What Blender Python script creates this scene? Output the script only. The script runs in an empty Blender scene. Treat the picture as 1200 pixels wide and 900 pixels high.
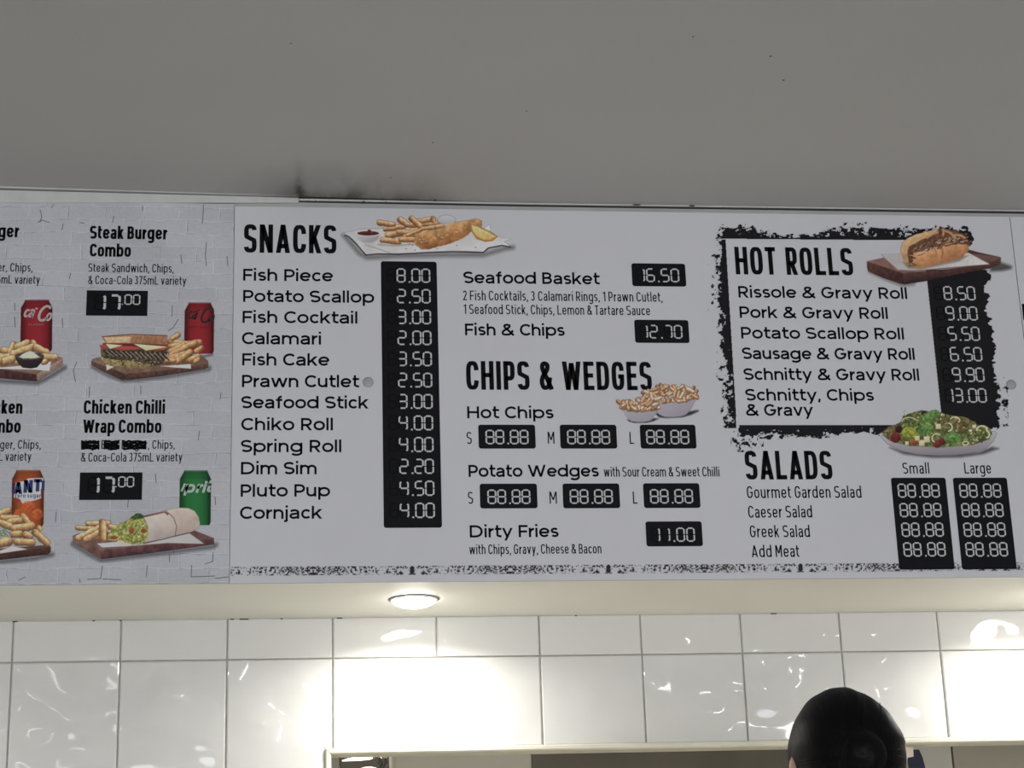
import bpy, bmesh, math, random
import numpy as np
from mathutils import Vector, Matrix
random.seed(7); RNG = np.random.RandomState(11)
scene = bpy.context.scene; COL = scene.collection

# ---------------------------------------------------------------- camera, light, exposure
Z0 = 1.99                       # height of the lower edge of the menu boards
DEP = 0.332                     # depth of the soffit behind the boards
CAM = Vector((0.1122, -3.3303, Z0 - 0.6907))
FPX, YAW, PIT, ROL = 2243.08, 0.118434, 0.305735, -0.032461
_f = Vector((math.sin(YAW)*math.cos(PIT), math.cos(YAW)*math.cos(PIT), math.sin(PIT)))
_r = Vector((math.cos(YAW), -math.sin(YAW), 0)); _u = _r.cross(_f)
_r2 = math.cos(ROL)*_r + math.sin(ROL)*_u; _u2 = -math.sin(ROL)*_r + math.cos(ROL)*_u
cam_d = bpy.data.cameras.new('camera'); cam_d.sensor_width = 36; cam_d.lens = FPX/1200*36
cam_d.clip_start = 0.05; cam_d.clip_end = 60
cam = bpy.data.objects.new('camera', cam_d); COL.objects.link(cam)
cam.matrix_world = Matrix(((_r2.x, _u2.x, -_f.x, CAM.x), (_r2.y, _u2.y, -_f.y, CAM.y), (_r2.z, _u2.z, -_f.z, CAM.z), (0, 0, 0, 1)))
scene.camera = cam
world = bpy.data.worlds.new('world'); scene.world = world; world.use_nodes = True
world.node_tree.nodes['Background'].inputs[0].default_value = (0.80, 0.88, 1.0, 1)
world.node_tree.nodes['Background'].inputs[1].default_value = 1.0
scene.view_settings.view_transform = 'Standard'; scene.view_settings.look = 'None'
scene.view_settings.gamma = 1; scene.view_settings.use_curve_mapping = False
scene.view_settings.exposure = 0.0

def area(name, loc, rot, sx, sy, power, color):
    l = bpy.data.lights.new(name, 'AREA'); l.shape = 'RECTANGLE'; l.size = sx; l.size_y = sy
    l.energy = power; l.color = color
    o = bpy.data.objects.new(name, l); COL.objects.link(o); o.location = loc; o.rotation_euler = rot
    return o
R_X0, R_X1, R_Y0, R_YB = -3.2, 4.6, -6.6, 2.9     # room
WZ = (0.35, 2.02)
DAY = 136; LAMP = 16
area('daylight_shopfront', (0.7, R_Y0 - 0.12, (WZ[0]+WZ[1])/2), (math.radians(90), 0, 0), 5.6, WZ[1]-WZ[0], DAY, (0.90, 0.93, 1.0))
area('kitchen_light', (0.6, 1.7, 2.66), (0, 0, 0), 1.0, 0.3, 125, (1.0, 0.95, 0.85))

# ---------------------------------------------------------------- helpers
def pix(px, py, yp=0.0):
    """ray through the photograph's pixel met with the vertical plane y = yp -> (x, z)"""
    d = _f + _r2*((px-600)/FPX) - _u2*((py-450)/FPX)
    t = (yp-CAM.y)/d.y
    return CAM.x+d.x*t, CAM.z+d.z*t
def pix_np(px, py, yp=0.0):
    a = (px-600)/FPX; b = (py-450)/FPX
    dx = _f.x+_r2.x*a-_u2.x*b; dy = _f.y+_r2.y*a-_u2.y*b; dz = _f.z+_r2.z*a-_u2.z*b
    t = (yp-CAM.y)/dy
    return CAM.x+dx*t, CAM.z+dz*t
def pixz_np(px, py, zp):
    a = (px-600)/FPX; b = (py-450)/FPX
    dx = _f.x+_r2.x*a-_u2.x*b; dy = _f.y+_r2.y*a-_u2.y*b; dz = _f.z+_r2.z*a-_u2.z*b
    t = (zp-CAM.z)/dz
    return CAM.x+dx*t, CAM.y+dy*t
def srgb(c):
    c = np.asarray(c, float)/255.
    return np.where(c <= .04045, c/12.92, ((c+.055)/1.055)**2.4)
def tag(o, label=None, cat=None, group=None, kind=None):
    if label: o['label'] = label
    if cat: o['category'] = cat
    if group: o['group'] = group
    if kind: o['kind'] = kind
    return o
def link(name, me, parent=None, smooth=False):
    o = bpy.data.objects.new(name, me); COL.objects.link(o)
    if parent is not None: o.parent = parent
    if smooth: me.polygons.foreach_set('use_smooth', [True]*len(me.polygons))
    return o
def empty(name, loc=(0, 0, 0)):
    o = bpy.data.objects.new(name, None); COL.objects.link(o); o.location = loc
    o.empty_display_size = .05
    return o
def mesh(name, verts, faces, m, parent=None, smooth=False):
    me = bpy.data.meshes.new(name); me.from_pydata([tuple(v) for v in verts], [], faces); me.update()
    if m: me.materials.append(m)
    return link(name, me, parent, smooth)
class MB:
    def __init__(s): s.bm = bmesh.new()
    def box(s, x0, x1, y0, y1, z0, z1, bev=0, seg=1):
        r = bmesh.ops.create_cube(s.bm, size=1)
        for v in r['verts']: v.co = Vector(((x0+x1)/2+v.co.x*(x1-x0), (y0+y1)/2+v.co.y*(y1-y0), (z0+z1)/2+v.co.z*(z1-z0)))
        if bev:
            es = list({e for v in r['verts'] for e in v.link_edges})
            bmesh.ops.bevel(s.bm, geom=es, offset=bev, segments=seg, affect='EDGES', profile=.5)
        return s
    def lathe(s, prof, n=40, loc=(0, 0, 0), rot=None):
        M = Matrix.Translation(loc) @ (rot if rot else Matrix())
        rings = []
        for r, z in prof:
            rings.append([s.bm.verts.new(M @ Vector((r*math.cos(2*math.pi*i/n), r*math.sin(2*math.pi*i/n), z))) for i in range(n)])
        for a, b in zip(rings, rings[1:]):
            for i in range(n): s.bm.faces.new((a[i], a[(i+1) % n], b[(i+1) % n], b[i]))
        for rr, p in ((rings[0], prof[0]), (rings[-1], prof[-1])):
            if p[0] > 1e-4: s.bm.faces.new(rr)
        return s
    def tube(s, pts, r, n=10):
        pts = [Vector(p) for p in pts]; rings = []
        for i, p in enumerate(pts):
            d = (pts[min(i+1, len(pts)-1)]-pts[max(i-1, 0)]).normalized()
            a = d.orthogonal().normalized(); b = d.cross(a)
            rr = r[i] if isinstance(r, (list, tuple)) else r
            rings.append([s.bm.verts.new(p+rr*(math.cos(2*math.pi*k/n)*a+math.sin(2*math.pi*k/n)*b)) for k in range(n)])
        for a, b in zip(rings, rings[1:]):
            for i in range(n): s.bm.faces.new((a[i], a[(i+1) % n], b[(i+1) % n], b[i]))
        s.bm.faces.new(rings[0]); s.bm.faces.new(rings[-1]); return s
    def ball(s, c, r, u=24, v=16, fn=None):
        q = bmesh.ops.create_uvsphere(s.bm, u_segments=u, v_segments=v, radius=1)
        for w in q['verts']:
            p = Vector((w.co.x*r[0], w.co.y*r[1], w.co.z*r[2]))
            if fn: p = fn(w.co.copy(), p)
            w.co = p+Vector(c)
        return s
    def build(s, name, m, parent=None, smooth=False):
        bmesh.ops.recalc_face_normals(s.bm, faces=s.bm.faces)
        me = bpy.data.meshes.new(name); s.bm.to_mesh(me); s.bm.free()
        if m: me.materials.append(m)
        return link(name, me, parent, smooth)

# ---------------------------------------------------------------- materials
def mat(name, color, rough=.5, metal=0, spec=.5, bump=None, mottle=None, emit=None, coat=0):
    m = bpy.data.materials.new(name); m.use_nodes = True; nt = m.node_tree; b = nt.nodes['Principled BSDF']
    b.inputs['Base Color'].default_value = (*color, 1); b.inputs['Roughness'].default_value = rough
    b.inputs['Metallic'].default_value = metal; b.inputs['Specular IOR Level'].default_value = spec
    b.inputs['Coat Weight'].default_value = coat; b.inputs['Coat Roughness'].default_value = .05
    tc = nt.nodes.new('ShaderNodeTexCoord')
    if mottle:
        sc, amt = mottle
        n = nt.nodes.new('ShaderNodeTexNoise'); n.inputs['Scale'].default_value = sc; n.inputs['Detail'].default_value = 5
        nt.links.new(tc.outputs['Object'], n.inputs['Vector'])
        r = nt.nodes.new('ShaderNodeMapRange'); r.inputs['From Min'].default_value = .3; r.inputs['From Max'].default_value = .7
        r.inputs['To Min'].default_value = 1-amt; r.inputs['To Max'].default_value = 1+amt
        x = nt.nodes.new('ShaderNodeVectorMath'); x.operation = 'SCALE'; x.inputs[0].default_value = color
        nt.links.new(n.outputs['Fac'], r.inputs['Value']); nt.links.new(r.outputs[0], x.inputs['Scale'])
        nt.links.new(x.outputs[0], b.inputs['Base Color'])
    if bump:
        sc, st, dist = bump
        n = nt.nodes.new('ShaderNodeTexNoise'); n.inputs['Scale'].default_value = sc; n.inputs['Detail'].default_value = 1.5
        nt.links.new(tc.outputs['Object'], n.inputs['Vector'])
        k = nt.nodes.new('ShaderNodeBump'); k.inputs['Strength'].default_value = st; k.inputs['Distance'].default_value = dist
        nt.links.new(n.outputs['Fac'], k.inputs['Height']); nt.links.new(k.outputs[0], b.inputs['Normal'])
    if emit:
        b.inputs['Emission Color'].default_value = (*emit[0], 1); b.inputs['Emission Strength'].default_value = emit[1]
    return m
WHITE_A = .74                                   # albedo of the board's white
M = {}
M['board'] = mat('board_white', (WHITE_A*1.0, WHITE_A*.99, WHITE_A*1.02), .5, spec=.12, mottle=(2.5, .012))
M['edge'] = mat('board_edge', (.30, .30, .31), .6)
M['ink'] = mat('ink_black', (.0075, .0075, .009), .55, spec=.06)
M['panel'] = mat('price_black', (.0105, .0105, .0135), .55, spec=.08, mottle=(400, .12))
M['ghost'] = mat('ghost_segment', (.0072, .0072, .0085), .6, spec=.05)
M['digit'] = mat('digit_white', (.66, .66, .65), .55, spec=.1)
M['ceiling'] = mat('ceiling_paint', (.50, .49, .475), .75, spec=.2, bump=(60, .12, .002), mottle=(1.3, .03))
M['bulk'] = mat('bulkhead_paint', (.50, .51, .49), .6, mottle=(9, .1))
M['trimw'] = mat('trim_white', (.68, .68, .65), .4, mottle=(30, .06))
M['soffit'] = mat('soffit_paint', (.76, .745, .67), .55, spec=.3, mottle=(3, .02), bump=(25, .05, .002))
M['grout'] = mat('grout', (.50, .48, .43), .85, mottle=(60, .15))
M['frame'] = mat('cream_frame', (.72, .69, .57), .4, mottle=(12, .05))
M['wall'] = mat('shop_wall', (.62, .61, .58), .8)
M['floor'] = mat('floor_tiles', (.52, .50, .46), .5, mottle=(3, .1))
M['tilewhite'] = mat('white_laminate', (.8, .79, .75), .4)
M['counter'] = mat('counter', (.55, .54, .52), .3)
M['steel'] = mat('brushed_steel', (.52, .50, .46), .38, metal=.85, mottle=(14, .1))
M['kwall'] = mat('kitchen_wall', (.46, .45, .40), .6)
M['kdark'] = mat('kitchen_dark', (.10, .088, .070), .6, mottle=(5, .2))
M['dark'] = mat('dark_plastic', (.03, .028, .025), .5)  # also colours the strips that imitate shaded gaps
M['hair'] = mat('hair_black', (.0022, .002, .0024), .5, spec=.14)
M['skin'] = mat('skin', (.56, .33, .24), .5)
M['shirt'] = mat('shirt_black', (.02, .02, .022), .8)
M['trouser'] = mat('trouser_dark', (.025, .027, .035), .85)
M['blue'] = mat('blue_cloth', (.003, .006, .026), .7, mottle=(30, .15))
M['pale'] = mat('pale_card', (.62, .54, .48), .7)
M['lens'] = mat('downlight_lens', (.9, .9, .9), .3, emit=((1.0, .97, .90), 30))
M['tube'] = mat('tube_glow', (.9, .9, .9), .3, emit=((1, .98, .93), 3.0))
M['panel_glow'] = mat('ceiling_lamp_glow', (.9, .9, .9), .3, emit=((1.0, .98, .94), 24))
M['panel_glow_dim'] = mat('ceiling_lamp_glow_dim', (.9, .9, .9), .3, emit=((1.0, .98, .94), 7))
M['cap'] = mat('cap_plastic', (.42, .43, .43), .35)
def hair_bump(m):
    nt = m.node_tree; b = nt.nodes['Principled BSDF']
    tc = nt.nodes.new('ShaderNodeTexCoord'); mp = nt.nodes.new('ShaderNodeMapping'); mp.inputs['Scale'].default_value = (260, 18, 18)
    n = nt.nodes.new('ShaderNodeTexNoise'); n.inputs['Scale'].default_value = 1; n.inputs['Detail'].default_value = 4
    k = nt.nodes.new('ShaderNodeBump'); k.inputs['Strength'].default_value = .35; k.inputs['Distance'].default_value = .002
    nt.links.new(tc.outputs['Object'], mp.inputs[0]); nt.links.new(mp.outputs[0], n.inputs['Vector'])
    nt.links.new(n.outputs['Fac'], k.inputs['Height']); nt.links.new(k.outputs[0], b.inputs['Normal'])
hair_bump(M['hair'])
# glazed tile: wavy glaze, different on every tile
def tile_mat():
    m = mat('glazed_tile', (.75, .74, .71), .045, spec=.6)
    nt = m.node_tree; b = nt.nodes['Principled BSDF']
    geo = nt.nodes.new('ShaderNodeNewGeometry'); inf = nt.nodes.new('ShaderNodeObjectInfo')
    mul = nt.nodes.new('ShaderNodeVectorMath'); mul.operation = 'MULTIPLY_ADD'
    cx = nt.nodes.new('ShaderNodeCombineXYZ'); cx.inputs[0].default_value = 37; cx.inputs[1].default_value = 11; cx.inputs[2].default_value = 23
    nt.links.new(inf.outputs['Random'], mul.inputs[0]); nt.links.new(cx.outputs[0], mul.inputs[1]); nt.links.new(geo.outputs['Position'], mul.inputs[2])
    n = nt.nodes.new('ShaderNodeTexNoise'); n.inputs['Scale'].default_value = 14; n.inputs['Detail'].default_value = .35; n.inputs['Roughness'].default_value = .45
    nt.links.new(mul.outputs[0], n.inputs['Vector'])
    k = nt.nodes.new('ShaderNodeBump'); k.inputs['Strength'].default_value = 1; k.inputs['Distance'].default_value = .006
    nt.links.new(n.outputs['Fac'], k.inputs['Height']); nt.links.new(k.outputs[0], b.inputs['Normal'])
    return m
M['tile'] = tile_mat()
# painted-brick photograph printed on the combos board
def brick_mat():
    m = mat('brick_print', (.7, .7, .7), .5, spec=.12); nt = m.node_tree; b = nt.nodes['Principled BSDF']; N = nt.nodes.new; L = nt.links.new
    tc = N('ShaderNodeTexCoord'); sep = N('ShaderNodeSeparateXYZ'); L(tc.outputs['Object'], sep.inputs[0])
    cmb = N('ShaderNodeCombineXYZ'); L(sep.outputs[0], cmb.inputs[0]); L(sep.outputs[2], cmb.inputs[1])
    nz = N('ShaderNodeTexNoise'); nz.inputs['Scale'].default_value = 16; nz.inputs['Detail'].default_value = 3; L(cmb.outputs[0], nz.inputs['Vector'])
    sub = N('ShaderNodeVectorMath'); sub.operation = 'SUBTRACT'; sub.inputs[1].default_value = (.5, .5, .5); L(nz.outputs['Color'], sub.inputs[0])
    scl = N('ShaderNodeVectorMath'); scl.operation = 'SCALE'; scl.inputs['Scale'].default_value = .016; L(sub.outputs[0], scl.inputs[0])
    add = N('ShaderNodeVectorMath'); L(cmb.outputs[0], add.inputs[0]); L(scl.outputs[0], add.inputs[1])
    def brick(off, c1, c2, cm, size, sm):
        o = N('ShaderNodeVectorMath'); o.inputs[1].default_value = off; L(add.outputs[0], o.inputs[0])
        t = N('ShaderNodeTexBrick'); L(o.outputs[0], t.inputs['Vector'])
        t.inputs['Color1'].default_value = (c1, c1, c1, 1); t.inputs['Color2'].default_value = (c2, c2, c2, 1); t.inputs['Mortar'].default_value = (cm, cm, cm, 1)
        t.inputs['Scale'].default_value = 1; t.inputs['Brick Width'].default_value = .086; t.inputs['Row Height'].default_value = .0262
        t.inputs['Mortar Size'].default_value = size; t.inputs['Mortar Smooth'].default_value = sm; t.inputs['Bias'].default_value = 0
        t.offset = .42; t.squash = .8; t.squash_frequency = 3
        return t
    hi = brick((.0013, -.0008, 0), .0, .0, 1, .0012, .6); lo = brick((0, 0, 0), .0, .0, 1, .0010, .6); tone = brick((0, 0, 0), .93, 1.0, .96, .001, 1)
    patch = N('ShaderNodeTexNoise'); patch.inputs['Scale'].default_value = 34; patch.inputs['Detail'].default_value = 4; L(cmb.outputs[0], patch.inputs['Vector'])
    pr = N('ShaderNodeMapRange'); pr.inputs['From Min'].default_value = .42; pr.inputs['From Max'].default_value = .66; pr.inputs['To Max'].default_value = .45; L(patch.outputs['Fac'], pr.inputs['Value'])
    crk = N('ShaderNodeMath'); crk.operation = 'MULTIPLY'; L(lo.outputs['Fac'], crk.inputs[0]); L(pr.outputs[0], crk.inputs[1])
    h2 = N('ShaderNodeMath'); h2.operation = 'MULTIPLY'; h2.inputs[1].default_value = .17; L(hi.outputs['Fac'], h2.inputs[0])
    gr = N('ShaderNodeTexNoise'); gr.inputs['Scale'].default_value = 170; gr.inputs['Detail'].default_value = 3; L(cmb.outputs[0], gr.inputs['Vector'])
    g2 = N('ShaderNodeMapRange'); g2.inputs['From Min'].default_value = .3; g2.inputs['From Max'].default_value = .7; g2.inputs['To Min'].default_value = .95; g2.inputs['To Max'].default_value = 1.04; L(gr.outputs['Fac'], g2.inputs['Value'])
    bg = N('ShaderNodeTexNoise'); bg.inputs['Scale'].default_value = 6; L(cmb.outputs[0], bg.inputs['Vector'])
    b2 = N('ShaderNodeMapRange'); b2.inputs['From Min'].default_value = .3; b2.inputs['From Max'].default_value = .7; b2.inputs['To Min'].default_value = .93; b2.inputs['To Max'].default_value = 1.05; L(bg.outputs['Fac'], b2.inputs['Value'])
    one = N('ShaderNodeMath'); one.operation = 'SUBTRACT'; one.inputs[0].default_value = 1; L(crk.outputs[0], one.inputs[1])
    s1 = N('ShaderNodeMath'); L(one.outputs[0], s1.inputs[0]); L(h2.outputs[0], s1.inputs[1])
    sp2 = N('ShaderNodeSeparateColor'); L(tone.outputs['Color'], sp2.inputs[0])
    prev = s1.outputs[0]
    for q in (g2.outputs[0], b2.outputs[0], sp2.outputs[0]):
        mm = N('ShaderNodeMath'); mm.operation = 'MULTIPLY'; L(prev, mm.inputs[0]); L(q, mm.inputs[1]); prev = mm.outputs[0]
    col = N('ShaderNodeVectorMath'); col.operation = 'SCALE'; col.inputs[0].default_value = (.655, .65, .68); L(prev, col.inputs['Scale'])
    L(col.outputs[0], b.inputs['Base Color'])
    return m
M['brick'] = brick_mat()
def picture_mat():
    m = bpy.data.materials.new('printed_picture'); m.use_nodes = True; nt = m.node_tree; b = nt.nodes['Principled BSDF']
    a = nt.nodes.new('ShaderNodeAttribute'); a.attribute_name = 'Ink'
    nt.links.new(a.outputs['Color'], b.inputs['Base Color']); nt.links.new(a.outputs['Alpha'], b.inputs['Alpha'])
    b.inputs['Roughness'].default_value = .5; b.inputs['Specular IOR Level'].default_value = .08
    return m
M['pic'] = picture_mat()

# ---------------------------------------------------------------- setting
def struct(o): o['kind'] = 'structure'; return o
CZ = Z0+.7274
def slab(name, x0, x1, y0, y1, z0, z1, m, parent=None): return MB().box(x0, x1, y0, y1, z0, z1).build(name, m, parent)
struct(slab('floor', R_X0, R_X1, R_Y0, R_YB, -.1, 0, M['floor']))
XC = .118
vs = [(R_X0, R_Y0, CZ), (R_X1, R_Y0, CZ), (R_X1, .02, CZ), (1.526, .02, CZ), (.52, .02, CZ+.0004), (XC, .02, Z0+.7345), (-.43, .02, Z0+.7454), (R_X0, .02, Z0+.79)]
top = [(x, y, CZ+.15) for x, y, z in vs]; nv = len(vs)
fan = [(0, 1, 3), (1, 2, 3), (0, 3, 4), (0, 4, 5), (0, 5, 6), (0, 6, 7)]
ceil = struct(mesh('ceiling', vs+top, fan+[tuple(reversed(range(nv, 2*nv)))]+[(i, nv+i, nv+(i+1) % nv, (i+1) % nv) for i in range(nv)], M['ceiling']))
struct(slab('wall_left', R_X0-.1, R_X0, R_Y0, R_YB, 0, 3, M['wall']))
struct(slab('wall_right', R_X1, R_X1+.1, R_Y0, R_YB, 0, 3, M['wall']))
wf = MB()
wf.box(R_X0, -2.1, R_Y0-.1, R_Y0, 0, 2.9); wf.box(3.5, R_X1, R_Y0-.1, R_Y0, 0, 2.9)
wf.box(-2.1, 3.5, R_Y0-.1, R_Y0, WZ[1], 2.9); wf.box(-2.1, 3.5, R_Y0-.1, R_Y0, 0, WZ[0])
struct(wf.build('wall_front', M['wall']))
w1 = MB()
for x in (-2.1, -.7, .7, 2.1, 3.46): w1.box(x, x+.04, R_Y0-.08, R_Y0-.03, WZ[0], WZ[1])
for z in (WZ[0], WZ[1]-.04): w1.box(-2.1, 3.5, R_Y0-.08, R_Y0-.03, z, z+.04)
struct(w1.build('window_1', M['dark']))
# bulkhead carrying the boards
bk = struct(MB().box(R_X0, R_X1, .004, .03, Z0+.003, Z0+.85).build('wall_bulkhead', M['bulk']))
sof = MB().box(R_X0, R_X1, .0042, DEP+.02, Z0, Z0+.02)
struct(sof.build('ceiling_soffit', M['soffit']))
# trims under the ceiling, with dark strips for the shaded gaps
def wedge(name, x0, x1, za0, zb0, za1, zb1, y0, y1, m, parent=None):
    v = [(x0, y0, za0), (x1, y0, za1), (x1, y0, zb1), (x0, y0, zb0), (x0, y1, za0), (x1, y1, za1), (x1, y1, zb1), (x0, y1, zb0)]
    return mesh(name, v, [(0, 1, 2, 3), (0, 4, 5, 1), (3, 2, 6, 7), (1, 5, 6, 2), (0, 3, 7, 4)], m, parent)
def ext(xa, za, xb, zb, x): return za+(zb-za)*(x-xa)/(xb-xa)
def Zp(px, py): return pix(px, py)[1]
L0 = R_X0
def lwedge(name, p0, p1, y0, m):   # heights at photo x=0 and x=350 -> taper
    xa, xb = pix(0, p0[0])[0], XC
    a0, b0 = Zp(0, p0[1]), Zp(0, p0[0]); a1, b1 = Zp(350, p1[1]), Zp(350, p1[0])
    return wedge(name, -1.0, XC, ext(xa, a0, xb, a1, -1.0), ext(xa, b0, xb, b1, -1.0), a1, b1, y0, .006, m)
struct(lwedge('trim_1', (218.6, 221.0), (229.6, 231.0), -.004, M['trimw']))
struct(lwedge('trim_2', (223.4, 238), (232.4, 238), -.0025, M['trimw']))
struct(lwedge('groove_shade', (220.9, 223.6), (230.9, 232.6), -.0012, mat('groove_shade_grey', (.20, .20, .19), .7)))  # grey strip imitating the shade inside the groove
def rwedge(name, ys, x1, y0, m):      # ys: photo rows at x = 350, 600 (top, bottom); carried on straight
    xa, xb = XC+.001, pix(600, 240)[0]
    a, b, c, d = Zp(350, ys[1]), Zp(350, ys[0]), Zp(600, ys[3]), Zp(600, ys[2])
    zc, zd = Zp(1200, ys[5]), Zp(1200, ys[4]); xe = pix(1200, 248)[0]
    v = []
    for yy in (y0, .006):
        for (x, lo, hi) in ((xa, a, b), (xb, c, d), (xe, zc, zd), (x1, zc+(zc-c)*(x1-xe)/(xe-xb), zd+(zd-d)*(x1-xe)/(xe-xb))): v += [(x, yy, lo), (x, yy, hi)]
    f = []
    for k in (0, 2, 4): f += [(k, k+2, k+3, k+1), (k, k+8, k+10, k+2), (k+1, k+3, k+11, k+9)]
    f.append((0, 1, 9, 8)); return struct(mesh(name, v, f, m))
rwedge('trim_3', (233.4, 235.4, 238.2, 239.8, 246.9, 248.2), R_X1, -.0030, M['trimw'])
rwedge('bead_gap_shade', (235.4, 236.2, 239.8, 240.9, 248.2, 249.6), R_X1, -.0008, M['dark'])  # dark strip put in as the shade of the gap below the bead
rwedge('ceiling_gap_shade', (229.5, 233.4, 236.8, 238.3, 245.8, 246.95), R_X1, -.0010, M['dark'])  # black strip in place of the dark void between bead and ceiling
# back wall with the hatch and its glazed tiles
HX0, HX1, HZT, HZB = .1825, 2.05, Z0-.2605, Z0-1.15
wb = MB()
hw = .004
wb.box(R_X0, HX0-hw, DEP+.006, DEP+.055, 0, Z0+.02); wb.box(HX1+hw, R_X1, DEP+.006, DEP+.055, 0, Z0+.02)
wb.box(HX0-hw, HX1+hw, DEP+.006, DEP+.055, HZT+hw, Z0+.02); wb.box(HX0-hw, HX1+hw, DEP+.006, DEP+.055, 0, HZB-hw)
wall = struct(wb.build('wall_back', M['grout']))
TX, TW, G = -.4145, .2, .0014
def tile(x0, x1, z0, z1):
    dy = RNG.uniform(-.0006, .0006)
    b = .0022
    tx, tz = RNG.uniform(-.0005, .0005, 2)
    v = []
    for (yy, ins) in ((DEP+.007, 0), (DEP+.0018+dy, 0), (DEP+dy, b)):
        for (x, z, sx, sz) in ((x0, z0, -1, -1), (x1, z0, 1, -1), (x1, z1, 1, 1), (x0, z1, -1, 1)):
            v.append((x-sx*ins, yy+sx*tx+sz*tz, z-sz*ins))
    f = [(8, 9, 10, 11)]
    for k in (0, 4):
        for i in range(4): j = (i+1) % 4; f.append((k+i, k+j, k+4+j, k+4+i))
    return mesh('tile', v, f, M['tile'], wall)
def ltile(x0, x1, z0, z1, xn, zn):
    v = []
    for (yy, b) in ((DEP+.007, 0), (DEP+.0018, 0), (DEP, .0022)):
        for (x, z) in ((x0+b, z0+b), (xn-b, z0+b), (xn-b, zn+b), (x1-b, zn+b), (x1-b, z1-b), (x0+b, z1-b)): v.append((x, yy, z))
    f = [(12, 13, 14, 17), (14, 15, 16, 17)]
    for k in (0, 6):
        for i in range(6): j = (i+1) % 6; f.append((k+i, k+j, k+6+j, k+6+i))
    return mesh('tile', v, f, M['tile'], wall)
rows = [(0, .0785)]+[(.0785+.3*k, .0785+.3*(k+1)) for k in range(5)]
FO_L, FO_T = .1705, Z0-.2495      # outer edge of the hatch frame
for ix in range(-5, 13):
    x0, x1 = TX+ix*TW+G, TX+(ix+1)*TW-G
    for (a, b) in rows:
        z1, z0 = Z0-a-G*(a > 0), Z0-b+G
        if z0 < .05: continue
        xa, xb, za = x0, x1, z0
        if xb > FO_L and xa < HX1+.012 and z0 < FO_T:
            if xa < FO_L-.03:
                if z1 > FO_T: ltile(xa, xb, z0, z1, FO_L, FO_T)      # L-shaped cut around the corner of the opening
                else: tile(xa, FO_L, z0, z1)
                continue
            if xb > HX1+.04:
                tile(HX1+.013, xb, z0, z1)
                if z1 > FO_T: tile(xa, HX1+.0125, FO_T, z1)
                continue
            if z1 <= FO_T: continue
            za = FO_T
        tile(xa, xb, za, z1)
# hatch frame: four mitred rounded boards
fr = empty('hatch_frame', (HX0, DEP, HZB)); tag(fr, 'cream painted frame around the serving hatch in the tiled wall', 'frame')
def frame_board(o0, o1, i1, i0, name):
    # o = outer corners, i = inner corners (x,z); slightly rounded face
    v = []
    for (yy, k) in ((DEP+.052, 0), (DEP-.004, 0), (DEP-.0085, .25), (DEP-.0085, .75), (DEP-.004, 1), (DEP+.052, 1)):
        for o, i in ((o0, i0), (o1, i1)): v.append((o[0]+(i[0]-o[0])*k-HX0, yy-DEP, o[1]+(i[1]-o[1])*k-HZB))
    f = [(2*a, 2*a+1, 2*a+3, 2*a+2) for a in range(5)]+[(0, 2, 4, 6, 8, 10), (1, 11, 9, 7, 5, 3)]
    mesh(name, v, f, M['frame'], fr)
OX1, OZB = HX1+.012, HZB-.012
gp = .0005
frame_board((FO_L+gp, FO_T), (OX1, FO_T), (HX1, HZT), (HX0+gp, HZT), 'head_board')
frame_board((FO_L, OZB), (FO_L, FO_T-gp), (HX0, HZT-gp), (HX0, HZB), 'side_board')
frame_board((OX1, FO_T), (OX1, OZB), (HX1, HZB), (HX1, HZT), 'side_board')
frame_board((OX1, OZB), (FO_L, OZB), (HX0, HZB), (HX1, HZB), 'sill_board')

# unseen benches by the hatch, added to bounce light up to the soffit
for (nm, x0, x1, y0, y1, lb) in (('bounce_bench', -1.6, 2.9, -.25, .30, 'unseen white bench under the serving hatch, added to bounce light'), ('bounce_counter', -1.6, 2.9, -1.75, -1.15, 'unseen pale counter in front of the staff, added to bounce light')):
    t = empty(nm, ((x0+x1)/2, (y0+y1)/2, 0)); tag(t, lb, 'counter'); w, d = (x1-x0)/2, (y1-y0)/2
    MB().box(-w, w, -d, d, .86, .90, .005).build('worktop', M['tilewhite'], t); MB().box(-w+.02, w-.02, -d+.03, d-.01, 0, .859).build('carcass', M['wall'], t)
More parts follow.
